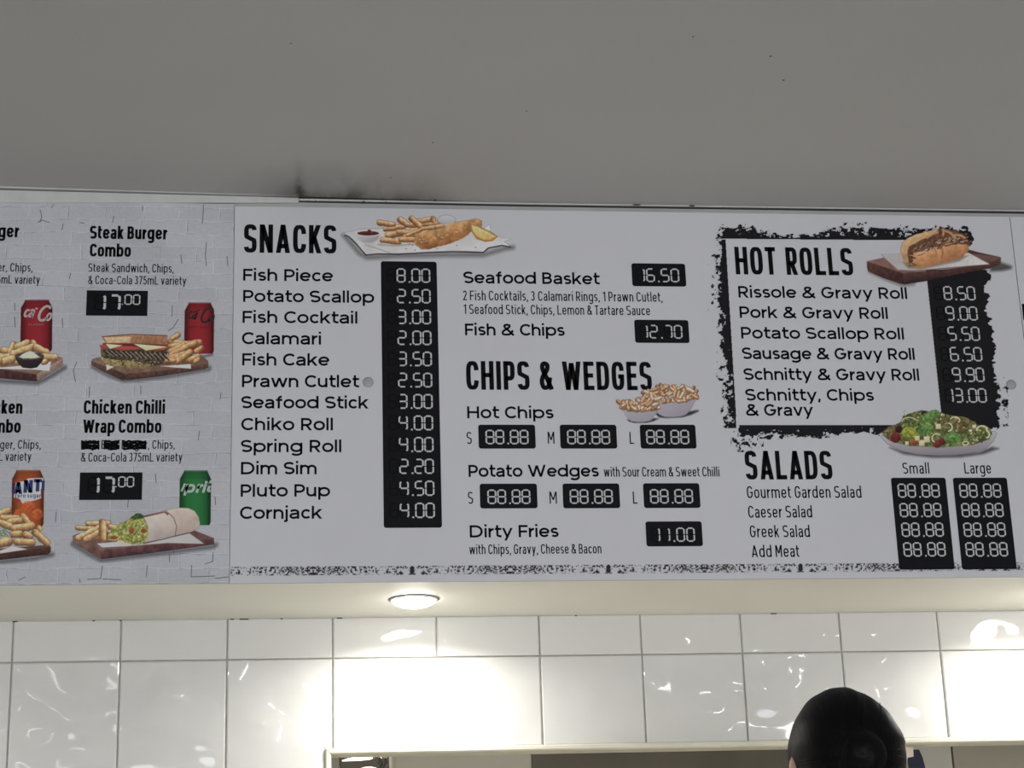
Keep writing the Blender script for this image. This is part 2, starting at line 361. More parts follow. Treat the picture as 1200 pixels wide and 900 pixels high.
# ---------------------------------------------------------------- stroke lettering
def A(cx, cy, rx, ry, a0, a1, n=2.0, k=18):
    out = []
    for i in range(k+1):
        t = math.radians(a0+(a1-a0)*i/k); c, s = math.cos(t), math.sin(t)
        out.append((cx+rx*math.copysign(abs(c)**(2/n), c), cy+ry*math.copysign(abs(s)**(2/n), s)))
    return out
def cr(P, k=6):
    out = []; P = [P[0]]+list(P)+[P[-1]]
    for i in range(1, len(P)-2):
        p0, p1, p2, p3 = P[i-1:i+3]
        for j in range(k):
            t = j/k
            out.append(tuple(.5*((2*p1[d])+(-p0[d]+p2[d])*t+(2*p0[d]-5*p1[d]+4*p2[d]-p3[d])*t*t+(-p0[d]+3*p1[d]-3*p2[d]+p3[d])*t**3) for d in (0, 1)))
    out.append(P[-2]); return out
def glyph(ch, F):
    t = F['t']; h = t/2; n = F['n']; cw = F['cw']; lw = F['lw']; xh = F['xh']; ca = F['ca']; asc = F.get('asc', 1.03)
    P = []; D = []
    def p(*pts): P.append(list(pts))
    W = cw
    if ch in 'BEFHKLMNPRDT':
        if ch == 'M': W = cw*1.12
        if ch in 'EFLT': W = cw*(.84 if n > 2.5 else .70)
        if ch in 'HN' and n < 2.5: W = cw*.9
        if ch in 'PBKR': W = cw*(.9 if n > 2.5 else .78)
    if ch == 'C':
        P.append(A(W/2, .5, W/2-h, .5-h, ca, 360-ca, n)); W = max(q[0] for q in P[-1][:1])+h*.9
    elif ch == 'O': P.append(A(W/2, .5, W/2-h, .5-h, 0, 360, n, 30))
    elif ch == 'G': P.append(A(W/2, .5, W/2-h, .5-h, ca, 359, n)); p((W-h, .50), (W-h, .46)); p((W, .48), (W*.52, .48))
    elif ch == 'D':
        p((h, 0), (h, 1)); P.append([(h, h)]+A(W*.42, .5, W*.58-h, .5-h, -90, 90, n)+[(h, 1-h)])
    elif ch in 'PR':
        m = .40 if ch == 'P' else .43; my = (1-h+m)/2
        p((h, 0), (h, 1)); P.append([(h, m)]+A(W*.5, my, W*.5-h, (1-h-m)/2, -90, 90, n)+[(h, 1-h)])
        if ch == 'R': D.append((W*.5, m, W-h, 0))
    elif ch == 'B':
        m = .52; p((h, 0), (h, 1))
        P.append([(h, m)]+A(W*.45, (1-h+m)/2, W*.5-h, (1-h-m)/2, -90, 90, n)+[(h, 1-h)])
        P.append([(h, h)]+A(W*.5, (h+m)/2, W*.5-h, (m-h)/2, -90, 90, n)+[(h, m)])
    elif ch == 'E': p((h, 0), (h, 1)); p((h, h), (W, h)); p((h, .51), (W*.92, .51)); p((h, 1-h), (W, 1-h))
    elif ch == 'F': p((h, 0), (h, 1)); p((h, .47), (W*.92, .47)); p((h, 1-h), (W, 1-h))
    elif ch == 'H': p((h, 0), (h, 1)); p((W-h, 0), (W-h, 1)); p((h, .51), (W-h, .51))
    elif ch == 'I': W = t; p((h, 0), (h, 1))
    elif ch == 'K': p((h, 0), (h, 1)); D.append((h*1.2, .34, W-h, 1)); D.append((W*.42, .58, W-h*.8, 0))
    elif ch == 'L': p((h, 0), (h, 1)); p((h, h), (W, h))
    elif ch == 'M': p((h, 0), (h, 1)); p((W-h, 0), (W-h, 1)); D.append((h*1.2, 1, W/2, .3)); D.append((W-h*1.2, 1, W/2, .3))
    elif ch == 'N': p((h, 0), (h, 1)); p((W-h, 0), (W-h, 1)); D.append((h*1.1, 1, W-h*1.1, 0))
    elif ch == 'A': W = cw*1.05; D += [(h, 0, W/2, 1), (W-h, 0, W/2, 1)]; p((W*.22, .24), (W*.78, .24))
    elif ch == 'T': p((W/2, 0), (W/2, 1)); p((0, 1-h), (W, 1-h))
    elif ch == 'W': W = cw*1.5; a = W*.29; D += [(h, 1, a, 0), (a, 0, W/2, .95), (W/2, .95, W-a, 0), (W-a, 0, W-h, 1)]
    elif ch == 'S':
        W = cw*(.82 if n < 2.5 else .95); ry = (.5-h)/2; sp = F.get('sa', 50); sm = F.get('se', 30)
        P.append(A(W/2, 1-h-ry, W/2-h, ry, sm, 180+sp, n)+A(W/2, h+ry, W/2-h, ry, sp, -180+sm, n))
    elif ch == '&':
        W = cw*1.02
        P.append(cr([(W-h*.4, h*.2), (W*.62, .36), (W*.27, .70), (W*.27, .88), (W*.45, 1-h), (W*.64, .86), (W*.58, .68), (W*.3, .50), (h, .30), (h*1.5, .12), (W*.42, h), (W*.68, .14), (W-h, .44)]))
    elif ch == '1': W = .3*cw+t; p((W-h, 0), (W-h, 1)); D.append((h*.6, .8, W-h, .96))
    elif ch == '2': W = cw*.8; P.append(A(W/2, .72, W/2-h, .28-h, 165, -20, 2, 12)+[(h*1.3, h)]); p((0, h), (W, h))
    elif ch == '3':
        W = cw*.8; P.append(A(W/2-.02, .74, W/2-h, .26-h, 150, -90, 2, 12)); P.append(A(W/2-.02, .28, W/2-h, .28-h, 90, -155, 2, 12))
    elif ch == '5': W = cw*.8; p((W-h, 1-h), (h*1.4, 1-h), (h*1.2, .56)); P.append([(h*1.2, .52)]+A(W*.42, .32, W*.58-h, .32-h, 110, -150, 2.2, 14))
    elif ch == '7': W = cw*.8; p((0, 1-h), (W, 1-h)); D.append((W-h*1.1, 1-h, W*.33, 0))
    elif ch == '-': W = cw*.62; p((0.02, .42), (W-.02, .42))
    elif ch == ',': W = t*1.1; D.append((h*1.1, t*1.0, h*.5, -.14))
    elif ch == '.': W = t; p((h, 0), (h, t))
    elif ch == "'": W = t; p((h, .8), (h, 1))
    else:
        W = lw; o = (W/2, xh/2, W/2-h, xh/2-h)
        if ch == 'o': P.append(A(*o, 0, 360, n, 26))
        elif ch == 'c': W = lw*.92; P.append(A(W/2+.01, xh/2, W/2-h, xh/2-h, ca, 360-ca, n)); W = P[-1][0][0]+h*.9
        elif ch == 'e': P.append(A(*o, 0, 360-ca*.9, n, 22)); p((h, xh*.49), (W-h, xh*.49))
        elif ch in 'bpdqg':
            W = lw*1.06; P.append(A(W/2, xh/2, W/2-h, xh/2-h, 0, 360, n, 26)); x = h if ch in 'bp' else W-h
            if ch in 'bd': p((x, 0), (x, asc))
            elif ch in 'pq': p((x, -.26), (x, xh))
            else: P.append([(x, xh), (x, -.02)]+A(W/2, -.03, W/2-h, .27-h, 0, -150, max(2, n*.8), 12)[1:])
        elif ch == 'a':
            W = lw*(.90 if n > 2.5 else .86); y = xh
            P.append([(W*.12, y*.80)]+A(W*.5, y*.66, W*.5-h, y*.34-h, 140, 0, n, 12)+[(W-h, 0)])
            P.append([(W-h, y*.57)]+A(W*.46, y*.30, W*.46-h, y*.30-h+.015, 90, 270, n, 12)+[(W-h, y*.2)])
        elif ch in 'hn':
            W = lw*(.95 if n > 2.5 else .88); p((h, 0), (h, asc if ch == 'h' else xh))
            P.append([(h, xh*.55)]+A(W/2, xh*.56, W/2-h, xh*.44-h, 180, 0, n, 14)+[(W-h, 0)])
        elif ch == 'u':
            W = lw*(.95 if n > 2.5 else .88); p((W-h, 0), (W-h, xh)); P.append([(h, xh)]+A(W/2, xh*.44, W/2-h, xh*.44-h, 180, 360, n, 14))
        elif ch == 'm':
            W = lw*(1.62 if n > 2.5 else 1.5); r = (W-t)/4; p((h, 0), (h, xh))
            for q in (0, 1): P.append([(h+2*r*q, xh*.55)]+A(h+2*r*q+r, xh*.56, r, xh*.44-h, 180, 0, n, 12)+[(h+2*r*(q+1), 0)])
        elif ch == 'r': W = lw*(.60 if n > 2.5 else .52); p((h, 0), (h, xh)); P.append([(h, xh*.45)]+A(W+.02, xh*.45, W+.02-h, xh*.55-h, 180, 95, 2, 8))
        elif ch in 'il':
            W = t; p((h, 0), (h, xh if ch == 'i' else asc))
            if ch == 'i': p((h, .9), (h, .9+t))
        elif ch == 'j': W = t; P.append(cr([(h, xh), (h, 0), (h, -.14), (-h*.9, -.20)])); p((h, .9), (h, .9+t))
        elif ch == 't': W = lw*.60; x = W*.36; rw = W-x-h*.3; P.append([(x, xh*1.30), (x, .22)]+A(x+rw, .22, rw, .22-h, 180, 275, 2, 6)[1:]); p((0, xh-h*.9), (W, xh-h*.9))
        elif ch == 'f': W = lw*.60; x = W*.42; P.append([(x, 0), (x, .80)]+A(x+.2, .80, .2, .24-h, 180, 85, 2, 6)[1:]); p((0, xh-h*.9), (W*.95, xh-h*.9))
        elif ch == 'k': W = lw*.90; p((h, 0), (h, asc)); D.append((h*1.1, xh*.30, W-h*1.1, xh)); D.append((W*.42, xh*.58, W-h, 0))
        elif ch == 's':
            W = lw*(.80 if n > 2.5 else .74); ry = (xh/2-h)/2; sp = 50
            P.append(A(W/2, xh-h-ry, W/2-h, ry, 30, 180+sp, n)+A(W/2, h+ry, W/2-h, ry, sp, -150, n))
        elif ch == 'v': W = lw*.98; D += [(h, xh, W/2, 0), (W-h, xh, W/2, 0)]
        elif ch == 'y': W = lw*.98; D += [(h, xh, W/2, 0), (W-h, xh, W*.30, -.26)]
        elif ch == 'w': W = lw*1.5; a = W*.28; D += [(h, xh, a, 0), (a, 0, W/2, xh), (W/2, xh, W-a, 0), (W-a, 0, W-h, xh)]
        elif ch == 'z': W = lw*.85; p((0, h), (W, h)); p((0, xh-h), (W, xh-h)); D.append((h*1.3, h, W-h*1.3, xh-h))
    return P, D, W
F_LIST = dict(t=.176, n=2.1, cw=.97, lw=.80, xh=.77, ca=42, sp=.115, ws=.36, kern=.045)
F_THIN = dict(t=.112, n=2.7, cw=.42, lw=.37, xh=.74, ca=28, sp=.085, ws=.17, sa=40)
F_BOLD = dict(t=.185, n=2.9, cw=.52, lw=.47, xh=.77, ca=24, sp=.065, ws=.19, sa=38)
F_HEAD = dict(t=.152, n=3.4, cw=.43, lw=.4, xh=.74, ca=13, sp=.095, ws=.26, sa=34, se=12)
F_SML = dict(t=.10, n=2.5, cw=.42, lw=.37, xh=.74, ca=28, sp=.07, ws=.17, sa=40)

class Print:
    """flat print: triangles and quads lying on the board's face"""
    def __init__(s): s.v = []; s.f = []
    def poly(s, pts): i = len(s.v); s.v += pts; s.f.append(tuple(range(i, i+len(pts))))
    def stroke(s, pts, t):
        P = []
        for q in pts:
            if not P or math.hypot(q[0]-P[-1][0], q[1]-P[-1][1]) > 1e-6: P.append(q)
        if len(P) < 2: return
        closed = len(P) > 3 and math.hypot(P[0][0]-P[-1][0], P[0][1]-P[-1][1]) < 1e-5
        if closed: P = P[:-1]
        m = len(P); L = []; R = []
        for i in range(m):
            a = P[(i-1) % m] if (closed or i > 0) else None; b = P[(i+1) % m] if (closed or i < m-1) else None
            c = P[i]; ds = []
            if a: dd = (c[0]-a[0], c[1]-a[1]); l = math.hypot(*dd); ds.append((dd[0]/l, dd[1]/l))
            if b: dd = (b[0]-c[0], b[1]-c[1]); l = math.hypot(*dd); ds.append((dd[0]/l, dd[1]/l))
            nx = sum(-d[1] for d in ds); ny = sum(d[0] for d in ds); l = math.hypot(nx, ny) or 1; nx /= l; ny /= l
            k = 1/max(.55, abs(-ds[0][1]*nx+ds[0][0]*ny))
            L.append((c[0]+nx*t/2*k, c[1]+ny*t/2*k)); R.append((c[0]-nx*t/2*k, c[1]-ny*t/2*k))
        i0 = len(s.v); s.v += L+R
        for i in range(m if closed else m-1): j = (i+1) % m; s.f.append((i0+i, i0+j, i0+m+j, i0+m+i))
    def diag(s, x0, y0, x1, y1, t):
        hx = t/2*math.sqrt(1+((x1-x0)/(y1-y0))**2)
        s.poly([(x0-hx, y0), (x0+hx, y0), (x1+hx, y1), (x1-hx, y1)])
    def text(s, txt, F, x, z, H, width, shear=0, boost=1.0):
        """x,z baseline start in metres, H cap height, width inked width (None: natural)"""
        cur = 0; items = []
        for ch in txt:
            if ch == ' ': cur += F['ws']; continue
            P, D, W = glyph(ch, F); K = F.get('kern', 0)
            if ch in 'ocegadqvwyCOGS' and items and items[-1][3] != ' ': cur -= K*.5
            items.append((cur, P, D, ch)); cur += W+F['sp']-(K if ch in 'cCrtfFkKPvywebopsSTL' else 0)
        nat = cur-F['sp']; sx = (width/H/nat) if width else 1.0
        for ox, P, D, _c in items:
            for pl in P: s.stroke([(x+((ox+a)*sx+b*shear)*H, z+b*H) for a, b in pl], F['t']*H*boost)
            for (a, b, c, d) in D:
                if abs(b-d) < 1e-6: continue
                xs = sorted(((a, b), (c, d)), key=lambda q: q[1])
                s.diag(x+((ox+xs[0][0])*sx+xs[0][1]*shear)*H, z+xs[0][1]*H, x+((ox+xs[1][0])*sx+xs[1][1]*shear)*H, z+xs[1][1]*H, F['t']*H*boost)
        return sx
    def build(s, name, m, parent, y):
        # the front faces the room (-y)
        f2 = []
        for f in s.f:
            a = 0
            for i in range(len(f)):
                p, q = s.v[f[i]], s.v[f[(i+1) % len(f)]]; a += p[0]*q[1]-q[0]*p[1]
            f2.append(f if a > 0 else tuple(reversed(f)))
        return mesh(name, [(a, y, b) for a, b in s.v], f2, m, parent)

# seven-segment digits
SEG = {'0': 'abcdef', '1': 'bc', '2': 'abged', '3': 'abgcd', '4': 'fgbc', '5': 'afgcd', '6': 'afgedc', '7': 'abc', '8': 'abcdefg', '9': 'abcdfg'}
def seg_paths(w):
    g, c = .035, .13
    return {'a': [(c*.8, 1), (w-c*.8, 1)], 'd': [(c*.8, 0), (w-c*.8, 0)], 'g': [(c*.4, .5), (w-c*.4, .5)],
            'f': [(0, .5+g), (0, 1-c), (c*.55, 1-c*.28)], 'e': [(0, .5-g), (0, c), (c*.55, c*.28)],
            'b': [(w, .5+g), (w, 1-c), (w-c*.55, 1-c*.28)], 'c': [(w, .5-g), (w, c), (w-c*.55, c*.28)]}
def seven(pr, txt, xr, z, H, pitch, w=.53, th=.105, gh=None, full='88.88'):
    """right-aligned digits; xr inked right edge, z inked baseline"""
    h = th*H; HH = H-h; x = xr-h/2; ph = False
    sp = seg_paths(w*H/HH*1.0)
    ds = list(txt); fs = list(full)
    while fs:
        ch = ds.pop() if ds else None; fs.pop()
        if ch == '.' or (ch is None and full[len(fs)] == '.'):
            dx = x-HH*.02+(pitch-w*H)*.0
            cx = x+pitch*0-h*.1
            if ch: pr.poly([(cx-h*.6, z), (cx+h*.5, z), (cx+h*.5, z+h*1.1), (cx-h*.6, z+h*1.1)])
            x -= pitch*.48; continue
        x0 = x-w*H
        for k, pth in sp.items():
            on = ch is not None and k in SEG[ch]
            tgt = pr if on else gh
            if tgt is None: continue
            tgt.stroke([(x0+a*HH, z+h/2+b*HH) for a, b in pth], h*(1 if on else .8))
        x -= pitch
def rrect(x0, x1, z0, z1, r, k=6):
    out = []
    for cx, cz, a in ((x1-r, z1-r, 0), (x0+r, z1-r, 90), (x0+r, z0+r, 180), (x1-r, z0+r, 270)):
        for i in range(k+1):
            t = math.radians(a+90*i/k); out.append((cx+r*math.cos(t), cz+r*math.sin(t)))
    return out
Y_INK, Y_PIC, Y_PAN, Y_GH, Y_DIG = -.0003, -.00045, -.0006, -.0009, -.0012

def line(parent, txt, F, xl, xr, yb, capx, name='lettering', shear=0, m=None, y=Y_INK, boost=1.0):
    x0, z = pix(xl, yb); x1, _ = pix(xr, yb); _, zt = pix(xl, yb-capx)
    pr = Print(); sx = pr.text(txt, F, x0, z, zt-z, x1-x0, shear, boost)
    return pr.build(name, m or M['ink'], parent, y)
def price_box(parent, x0, x1, y0, y1, rows, r=.0045, bot=None):
    """x0..x1,y0..y1 in photograph pixels at the upper left; rows = [(text, right px, top px, base px, width of 88.88)]"""
    xa, za = pix(x0, y0); xb, _ = pix(x1, y0); _, zb = pix(x0, y1)
    pr = Print()
    if r: pr.poly(rrect(xa, xb, zb, za, r))
    else: pr.poly([(xa, zb), (xb, zb), (xb, za), (xa, za)])
    pan = pr.build('price_panel', M['panel'], parent, Y_PAN)
    digits_on(pan, rows); return pan
def digits_on(pan, rows):
    for (t, xr, yt, yb, wid) in rows:
        X, z = pix(xr, yb); _, zt = pix(xr, yt); X0, _ = pix(xr-wid, yb)
        H = zt-z; full = X-X0
        w = .60 if wid > 40 else .6
        # 4 digits + point gap = full : 3 pitches + .36 pitch + digit
        pitch = (full-.605*H)/3.48
        a, g = Print(), Print(); seven(a, t, X, z, H, pitch, w=.495, th=.10, gh=g)
        a.build('price_digits', M['digit'], pan, Y_DIG)
        if t.replace('.', '') != '8888': g.build('unlit_segments', M['ghost'], pan, Y_GH)['kind'] = 'stuff'

# ---------------------------------------------------------------- painted pictures (flat print, one colour per mesh corner)
def vnoise(X, Y, sc, seed):
    rs = np.random.RandomState(seed); T = rs.rand(64, 64)
    u = X/sc; v = Y/sc; iu = np.floor(u).astype(int); iv = np.floor(v).astype(int); fu = u-iu; fv = v-iv
    fu = fu*fu*(3-2*fu); fv = fv*fv*(3-2*fv)
    g = lambda a, b: T[a % 64, b % 64]
    return (g(iu, iv)*(1-fu)+g(iu+1, iv)*fu)*(1-fv)+(g(iu, iv+1)*(1-fu)+g(iu+1, iv+1)*fu)*fv
def fbm(X, Y, sc, seed, o=4, p=.5):
    s = 0; a = 1; tot = 0
    for i in range(o): s = s+a*vnoise(X, Y, sc, seed+i*7); tot += a; a *= p; sc = sc/2
    return s/tot
class Paint:
    def __init__(s, x0, y0, x1, y1, res=2.0):
        s.res = res; nx = int((x1-x0)*res)+1; ny = int((y1-y0)*res)+1
        s.X, s.Y = np.meshgrid(np.linspace(x0, x1, nx), np.linspace(y0, y1, ny))
        s.C = np.zeros(s.X.shape+(3,)); s.A = np.zeros(s.X.shape)
    def over(s, cov, col):
        cov = np.clip(cov, 0, 1); a = cov+s.A*(1-cov)
        c = np.asarray(col, float)
        if c.ndim == 1: c = np.broadcast_to(c, s.C.shape)
        k = (cov/np.maximum(a, 1e-6))[..., None]
        s.C = c*k+s.C*(1-k); s.A = a
    def win(s, x0, y0, x1, y1):
        xs = s.X[0]; ys = s.Y[:, 0]
        a, b = np.searchsorted(xs, [x0, x1]); c, d = np.searchsorted(ys, [y0, y1]); return slice(c, d+1), slice(a, b+1)
    def sdf(s, pts, X, Y):
        pts = np.asarray(pts, float); d = np.full(X.shape, 1e9); ins = np.zeros(X.shape, bool)
        for i in range(len(pts)):
            ax, ay = pts[i]; bx, by = pts[(i+1) % len(pts)]
            ex, ey = bx-ax, by-ay; t = np.clip(((X-ax)*ex+(Y-ay)*ey)/(ex*ex+ey*ey+1e-9), 0, 1)
            d = np.minimum(d, np.hypot(X-ax-t*ex, Y-ay-t*ey))
            if ay != by:
                c = ((ay > Y) != (by > Y)) & (X < (bx-ax)*(Y-ay)/(by-ay)+ax); ins ^= c
        return np.where(ins, -d, d)
    def _blend(s, sl, cov, col):
        cov = np.clip(cov, 0, 1); A0 = s.A[sl]; a = cov+A0*(1-cov); k = (cov/np.maximum(a, 1e-6))[..., None]
        c = np.asarray(col, float)
        s.C[sl] = c*k+s.C[sl]*(1-k); s.A[sl] = a
    def poly(s, pts, col, col2=None, ang=90, soft=.35, alpha=1, rough=0, seed=1, tex=0, ts=3, rsc=3):
        P = np.asarray(pts, float); m = soft*2+2+rough
        sl = s.win(P[:, 0].min()-m, P[:, 1].min()-m, P[:, 0].max()+m, P[:, 1].max()+m); X, Y = s.X[sl], s.Y[sl]
        if X.size == 0: return
        d = s.sdf(pts, X, Y)
        if rough: d = d+(fbm(X, Y, rsc, seed, 3)-.5)*2*rough
        cov = np.clip(.5-d/(2*soft), 0, 1)*alpha
        c = np.asarray(col, float)
        if col2 is not None:
            dx, dy = math.cos(math.radians(ang)), math.sin(math.radians(ang)); q = P@np.array([dx, dy])
            k = np.clip((X*dx+Y*dy-q.min())/(q.max()-q.min()+1e-6), 0, 1)[..., None]; c = c*(1-k)+np.asarray(col2, float)*k
        else: c = np.broadcast_to(c, X.shape+(3,))
        if tex: c = c*(1+(fbm(X, Y, ts, seed+50, 3)-.5)[..., None]*2*tex)
        s._blend(sl, cov, c)
    def ell(s, cx, cy, rx, ry, col, col2=None, ang=90, soft=.35, alpha=1, rot=0, **k):
        t = np.linspace(0, 2*np.pi, 22, endpoint=False); r = math.radians(rot)
        x = rx*np.cos(t); y = ry*np.sin(t)
        s.poly(np.stack([cx+x*math.cos(r)-y*math.sin(r), cy+x*math.sin(r)+y*math.cos(r)], 1), col, col2, ang, soft, alpha, **k)
    def chip(s, x0, y0, x1, y1, w, col=(205, 160, 95), seed=0, top=1.25, low=.58):
        """a fried chip: pale upper face, brown lower side, browned ends"""
        w = w*1.2; m = w+1; sl = s.win(min(x0, x1)-m, min(y0, y1)-m, max(x0, x1)+m, max(y0, y1)+m); X, Y = s.X[sl], s.Y[sl]
        if X.size == 0: return
        ex, ey = x1-x0, y1-y0; L = math.hypot(ex, ey); ux, uy = ex/L, ey/L
        a = (X-x0)*ux+(Y-y0)*uy; b = -(X-x0)*uy+(Y-y0)*ux
        if ux < 0: b = -b
        ww = w/2*(1+.18*(vnoise(X, Y, 5, seed)-.5)*2)
        rr = .42*w; d = np.hypot(np.maximum(np.abs(a-L/2)-(L/2-rr), 0), np.maximum(np.abs(b)-(ww-rr), 0))-rr; cov = np.clip(.5-d/.7, 0, 1)
        k = np.clip(b/ww*.5+.5, 0, 1); f = (top+(low-top)*np.clip((k-.25)*1.6, 0, 1))*.93
        f = f*(1-.20*np.clip(1-np.minimum(a, L-a)/(.5*w), 0, 1))*(1+.22*(fbm(X, Y, 2.5, seed+3, 3)-.5)*2)
        c = np.asarray(col, float)[None, None]*f[..., None]; c[..., 2] *= np.clip(.95+.2*f, 0, 1.25); c[..., 1] *= .985; c[..., 0] *= 1.03
        s._blend(sl, np.clip(.5-(d-.45)/.7, 0, 1)*.55, np.asarray([108, 68, 42])*np.ones(X.shape+(3,)))
        s._blend(sl, cov, c)
    def line(s, pts, w, col, alpha=1, soft=.35):
        P = np.asarray(pts, float); m = w+soft*2+1
        sl = s.win(P[:, 0].min()-m, P[:, 1].min()-m, P[:, 0].max()+m, P[:, 1].max()+m); X, Y = s.X[sl], s.Y[sl]
        if X.size == 0: return
        d = np.full(X.shape, 1e9)
        for (ax, ay), (bx, by) in zip(P[:-1], P[1:]):
            ex, ey = bx-ax, by-ay; t = np.clip(((X-ax)*ex+(Y-ay)*ey)/(ex*ex+ey*ey+1e-9), 0, 1)
            d = np.minimum(d, np.hypot(X-ax-t*ex, Y-ay-t*ey))
        s._blend(sl, np.clip(.5-(d-w/2)/(2*soft), 0, 1)*alpha, np.broadcast_to(np.asarray(col, float), X.shape+(3,)))
    def build(s, name, parent, ref=(163, 166, 170), white=WHITE_A, y=Y_PIC, ceil_z=None, m=None):
        """ref: what the bare board shows as in the photograph around this picture"""
        ny, nx = s.X.shape
        C_ = s.C*.93; g_ = C_.mean(-1, keepdims=True); C_ = g_+(C_-g_)*.84
        lin = srgb(np.clip(C_, 0, 255))/srgb(np.array(ref, float))*white
        lin = np.clip(lin, 0, .95)
        if ceil_z is None: x, z = pix_np(s.X, s.Y); co = np.stack([x, np.full(x.shape, y), z], -1)
        else: x, yy = pixz_np(s.X, s.Y, ceil_z); co = np.stack([x, yy, np.full(x.shape, ceil_z)], -1)
        idx = np.arange(ny*nx).reshape(ny, nx)
        q = np.stack([idx[1:, :-1], idx[1:, 1:], idx[:-1, 1:], idx[:-1, :-1]], -1).reshape(-1, 4)
        am = np.maximum.reduce([s.A[1:, :-1], s.A[1:, 1:], s.A[:-1, 1:], s.A[:-1, :-1]]).ravel() > .02
        q = q[am]; used = np.unique(q); remap = np.full(ny*nx, -1); remap[used] = np.arange(len(used)); q = remap[q]
        me = bpy.data.meshes.new(name); me.vertices.add(len(used)); me.vertices.foreach_set('co', co.reshape(-1, 3)[used].astype(np.float32).ravel())
        me.loops.add(q.size); me.polygons.add(len(q)); me.loops.foreach_set('vertex_index', q.astype(np.int32).ravel())
        me.polygons.foreach_set('loop_start', np.arange(0, q.size, 4, dtype=np.int32))
        me.update(calc_edges=True)
        at = me.color_attributes.new('Ink', 'FLOAT_COLOR', 'POINT')
        rgba = np.concatenate([lin.reshape(-1, 3)[used], s.A.reshape(-1, 1)[used]], 1).astype(np.float32); at.data.foreach_set('color', rgba.ravel())
        me.materials.append(m or M['pic'])
        return link(name, me, parent)
# ---------------------------------------------------------------- the three menu boards
BH = .7142
def board(name, x0, x1, z0, z1, m, label):
    g = MB().box(x0, x1, 0, .004, z0, z1).build(name, m); g.data.materials.append(M['edge'])
    for p in g.data.polygons:
        if abs(p.normal.y) < .5: p.material_index = 1
    return tag(g, label, 'menu board', 'menu boards on the bulkhead')
combos = board('menu_board', -1.5, -.0012, Z0+.0005, Z0+BH+.0035, M['brick'], 'combo menu board printed with white painted brick, burgers, chips and drink cans')
menu = board('menu_board', 0, 1.4952, Z0, Z0+BH-.001, M['board'], 'large white menu board listing snacks, chips, hot rolls and salads with black price panels')
side = board('menu_board', 1.4965, 2.98, Z0, Z0+BH-.001, M['board'], 'plain white strip of the next menu board at the right edge')

# headings and lists
LT = [('SNACKS', F_HEAD, 285.7, 394.3, 296, 33.2, 'heading'),
      ('Fish Piece', F_LIST, 284.7, 389.8, 329, 14), ('Potato Scallop', F_LIST, 284.7, 438, 353.8, 14), ('Fish Cocktail', F_LIST, 284, 419, 378.4, 14.1),
      ('Calamari', F_LIST, 283.3, 376.3, 403.4, 14.2), ('Fish Cake', F_LIST, 283.6, 385.5, 428.3, 14.3), ('Prawn Cutlet', F_LIST, 283.4, 420.2, 453.7, 14.4),
      ('Seafood Stick', F_LIST, 282.5, 431, 478.6, 14.4), ('Chiko Roll', F_LIST, 282.4, 390.3, 504.3, 14.5), ('Spring Roll', F_LIST, 282, 400.2, 530, 14.5),
      ('Dim Sim', F_LIST, 282.2, 371.2, 556, 14.6), ('Pluto Pup', F_LIST, 281.8, 386.3, 582.2, 14.6), ('Cornjack', F_LIST, 281, 376.8, 608.3, 14.7),
      ('Seafood Basket', F_LIST, 543, 702.2, 332, 13.8),
      ('2 Fish Cocktails, 3 Calamari Rings, 1 Prawn Cutlet,', F_THIN, 542.6, 776.7, 351.8, 11.3), ('1 Seafood Stick, Chips, Lemon & Tartare Sauce', F_THIN, 543.3, 762, 367.9, 11.2),
      ('Fish & Chips', F_LIST, 545, 661.3, 393, 13.8), ('CHIPS & WEDGES', F_HEAD, 546.7, 764.2, 456.7, 33.6, 'heading'),
      ('Hot Chips', F_LIST, 547.5, 648.3, 490.3, 14.1), ('Potato Wedges', F_LIST, 549.2, 701.3, 559, 14.2),
      ('with Sour Cream & Sweet Chilli', F_THIN, 707.8, 843.3, 558.7, 11.4), ('Dirty Fries', F_LIST, 550.5, 654.2, 630, 14.4),
      ('with Chips, Gravy, Cheese & Bacon', F_THIN, 550, 705, 649.6, 11.4),
      ('S', F_SML, 547, 553, 520.3, 14), ('M', F_SML, 642, 650, 520, 14), ('L', F_SML, 738, 743, 520.3, 14),
      ('S', F_SML, 548.5, 554.5, 590.5, 14.2), ('M', F_SML, 644, 653, 590.3, 14.2), ('L', F_SML, 741.8, 747, 590.3, 14.2),
      ('HOT ROLLS', F_HEAD, 862.5, 1000.3, 321.5, 32.3, 'heading'),
      ('Rissole & Gravy Roll', F_LIST, 865.5, 1063.3, 348.8, 13.6), ('Pork & Gravy Roll', F_LIST, 867, 1040.7, 372.6, 13.6), ('Potato Scallop Roll', F_LIST, 868.7, 1059.7, 396.8, 13.7),
      ('Sausage & Gravy Roll', F_LIST, 870, 1072.2, 420.8, 13.7), ('Schnitty & Gravy Roll', F_LIST, 871.7, 1077.5, 445.3, 13.8), ('Schnitty, Chips', F_LIST, 873.7, 1023.8, 469.5, 13.8),
      ('& Gravy', F_LIST, 874.7, 952.8, 487.3, 13.8), ('SALADS', F_HEAD, 874.3, 976.2, 562, 33.6, 'heading'),
      ('Gourmet Garden Salad', F_THIN, 875.5, 1010, 583.8, 14), ('Caeser Salad', F_THIN, 877, 952.2, 606.8, 14), ('Greek Salad', F_THIN, 879, 949.5, 629.8, 14), ('Add Meat', F_THIN, 881, 937, 653, 14),
      ('Small', F_THIN, 1058.1, 1089.6, 555.2, 13), ('Large', F_THIN, 1130.4, 1162, 555, 13)]
for q in LT: line(menu, *q[:6], name=q[6] if len(q) > 6 else 'lettering')

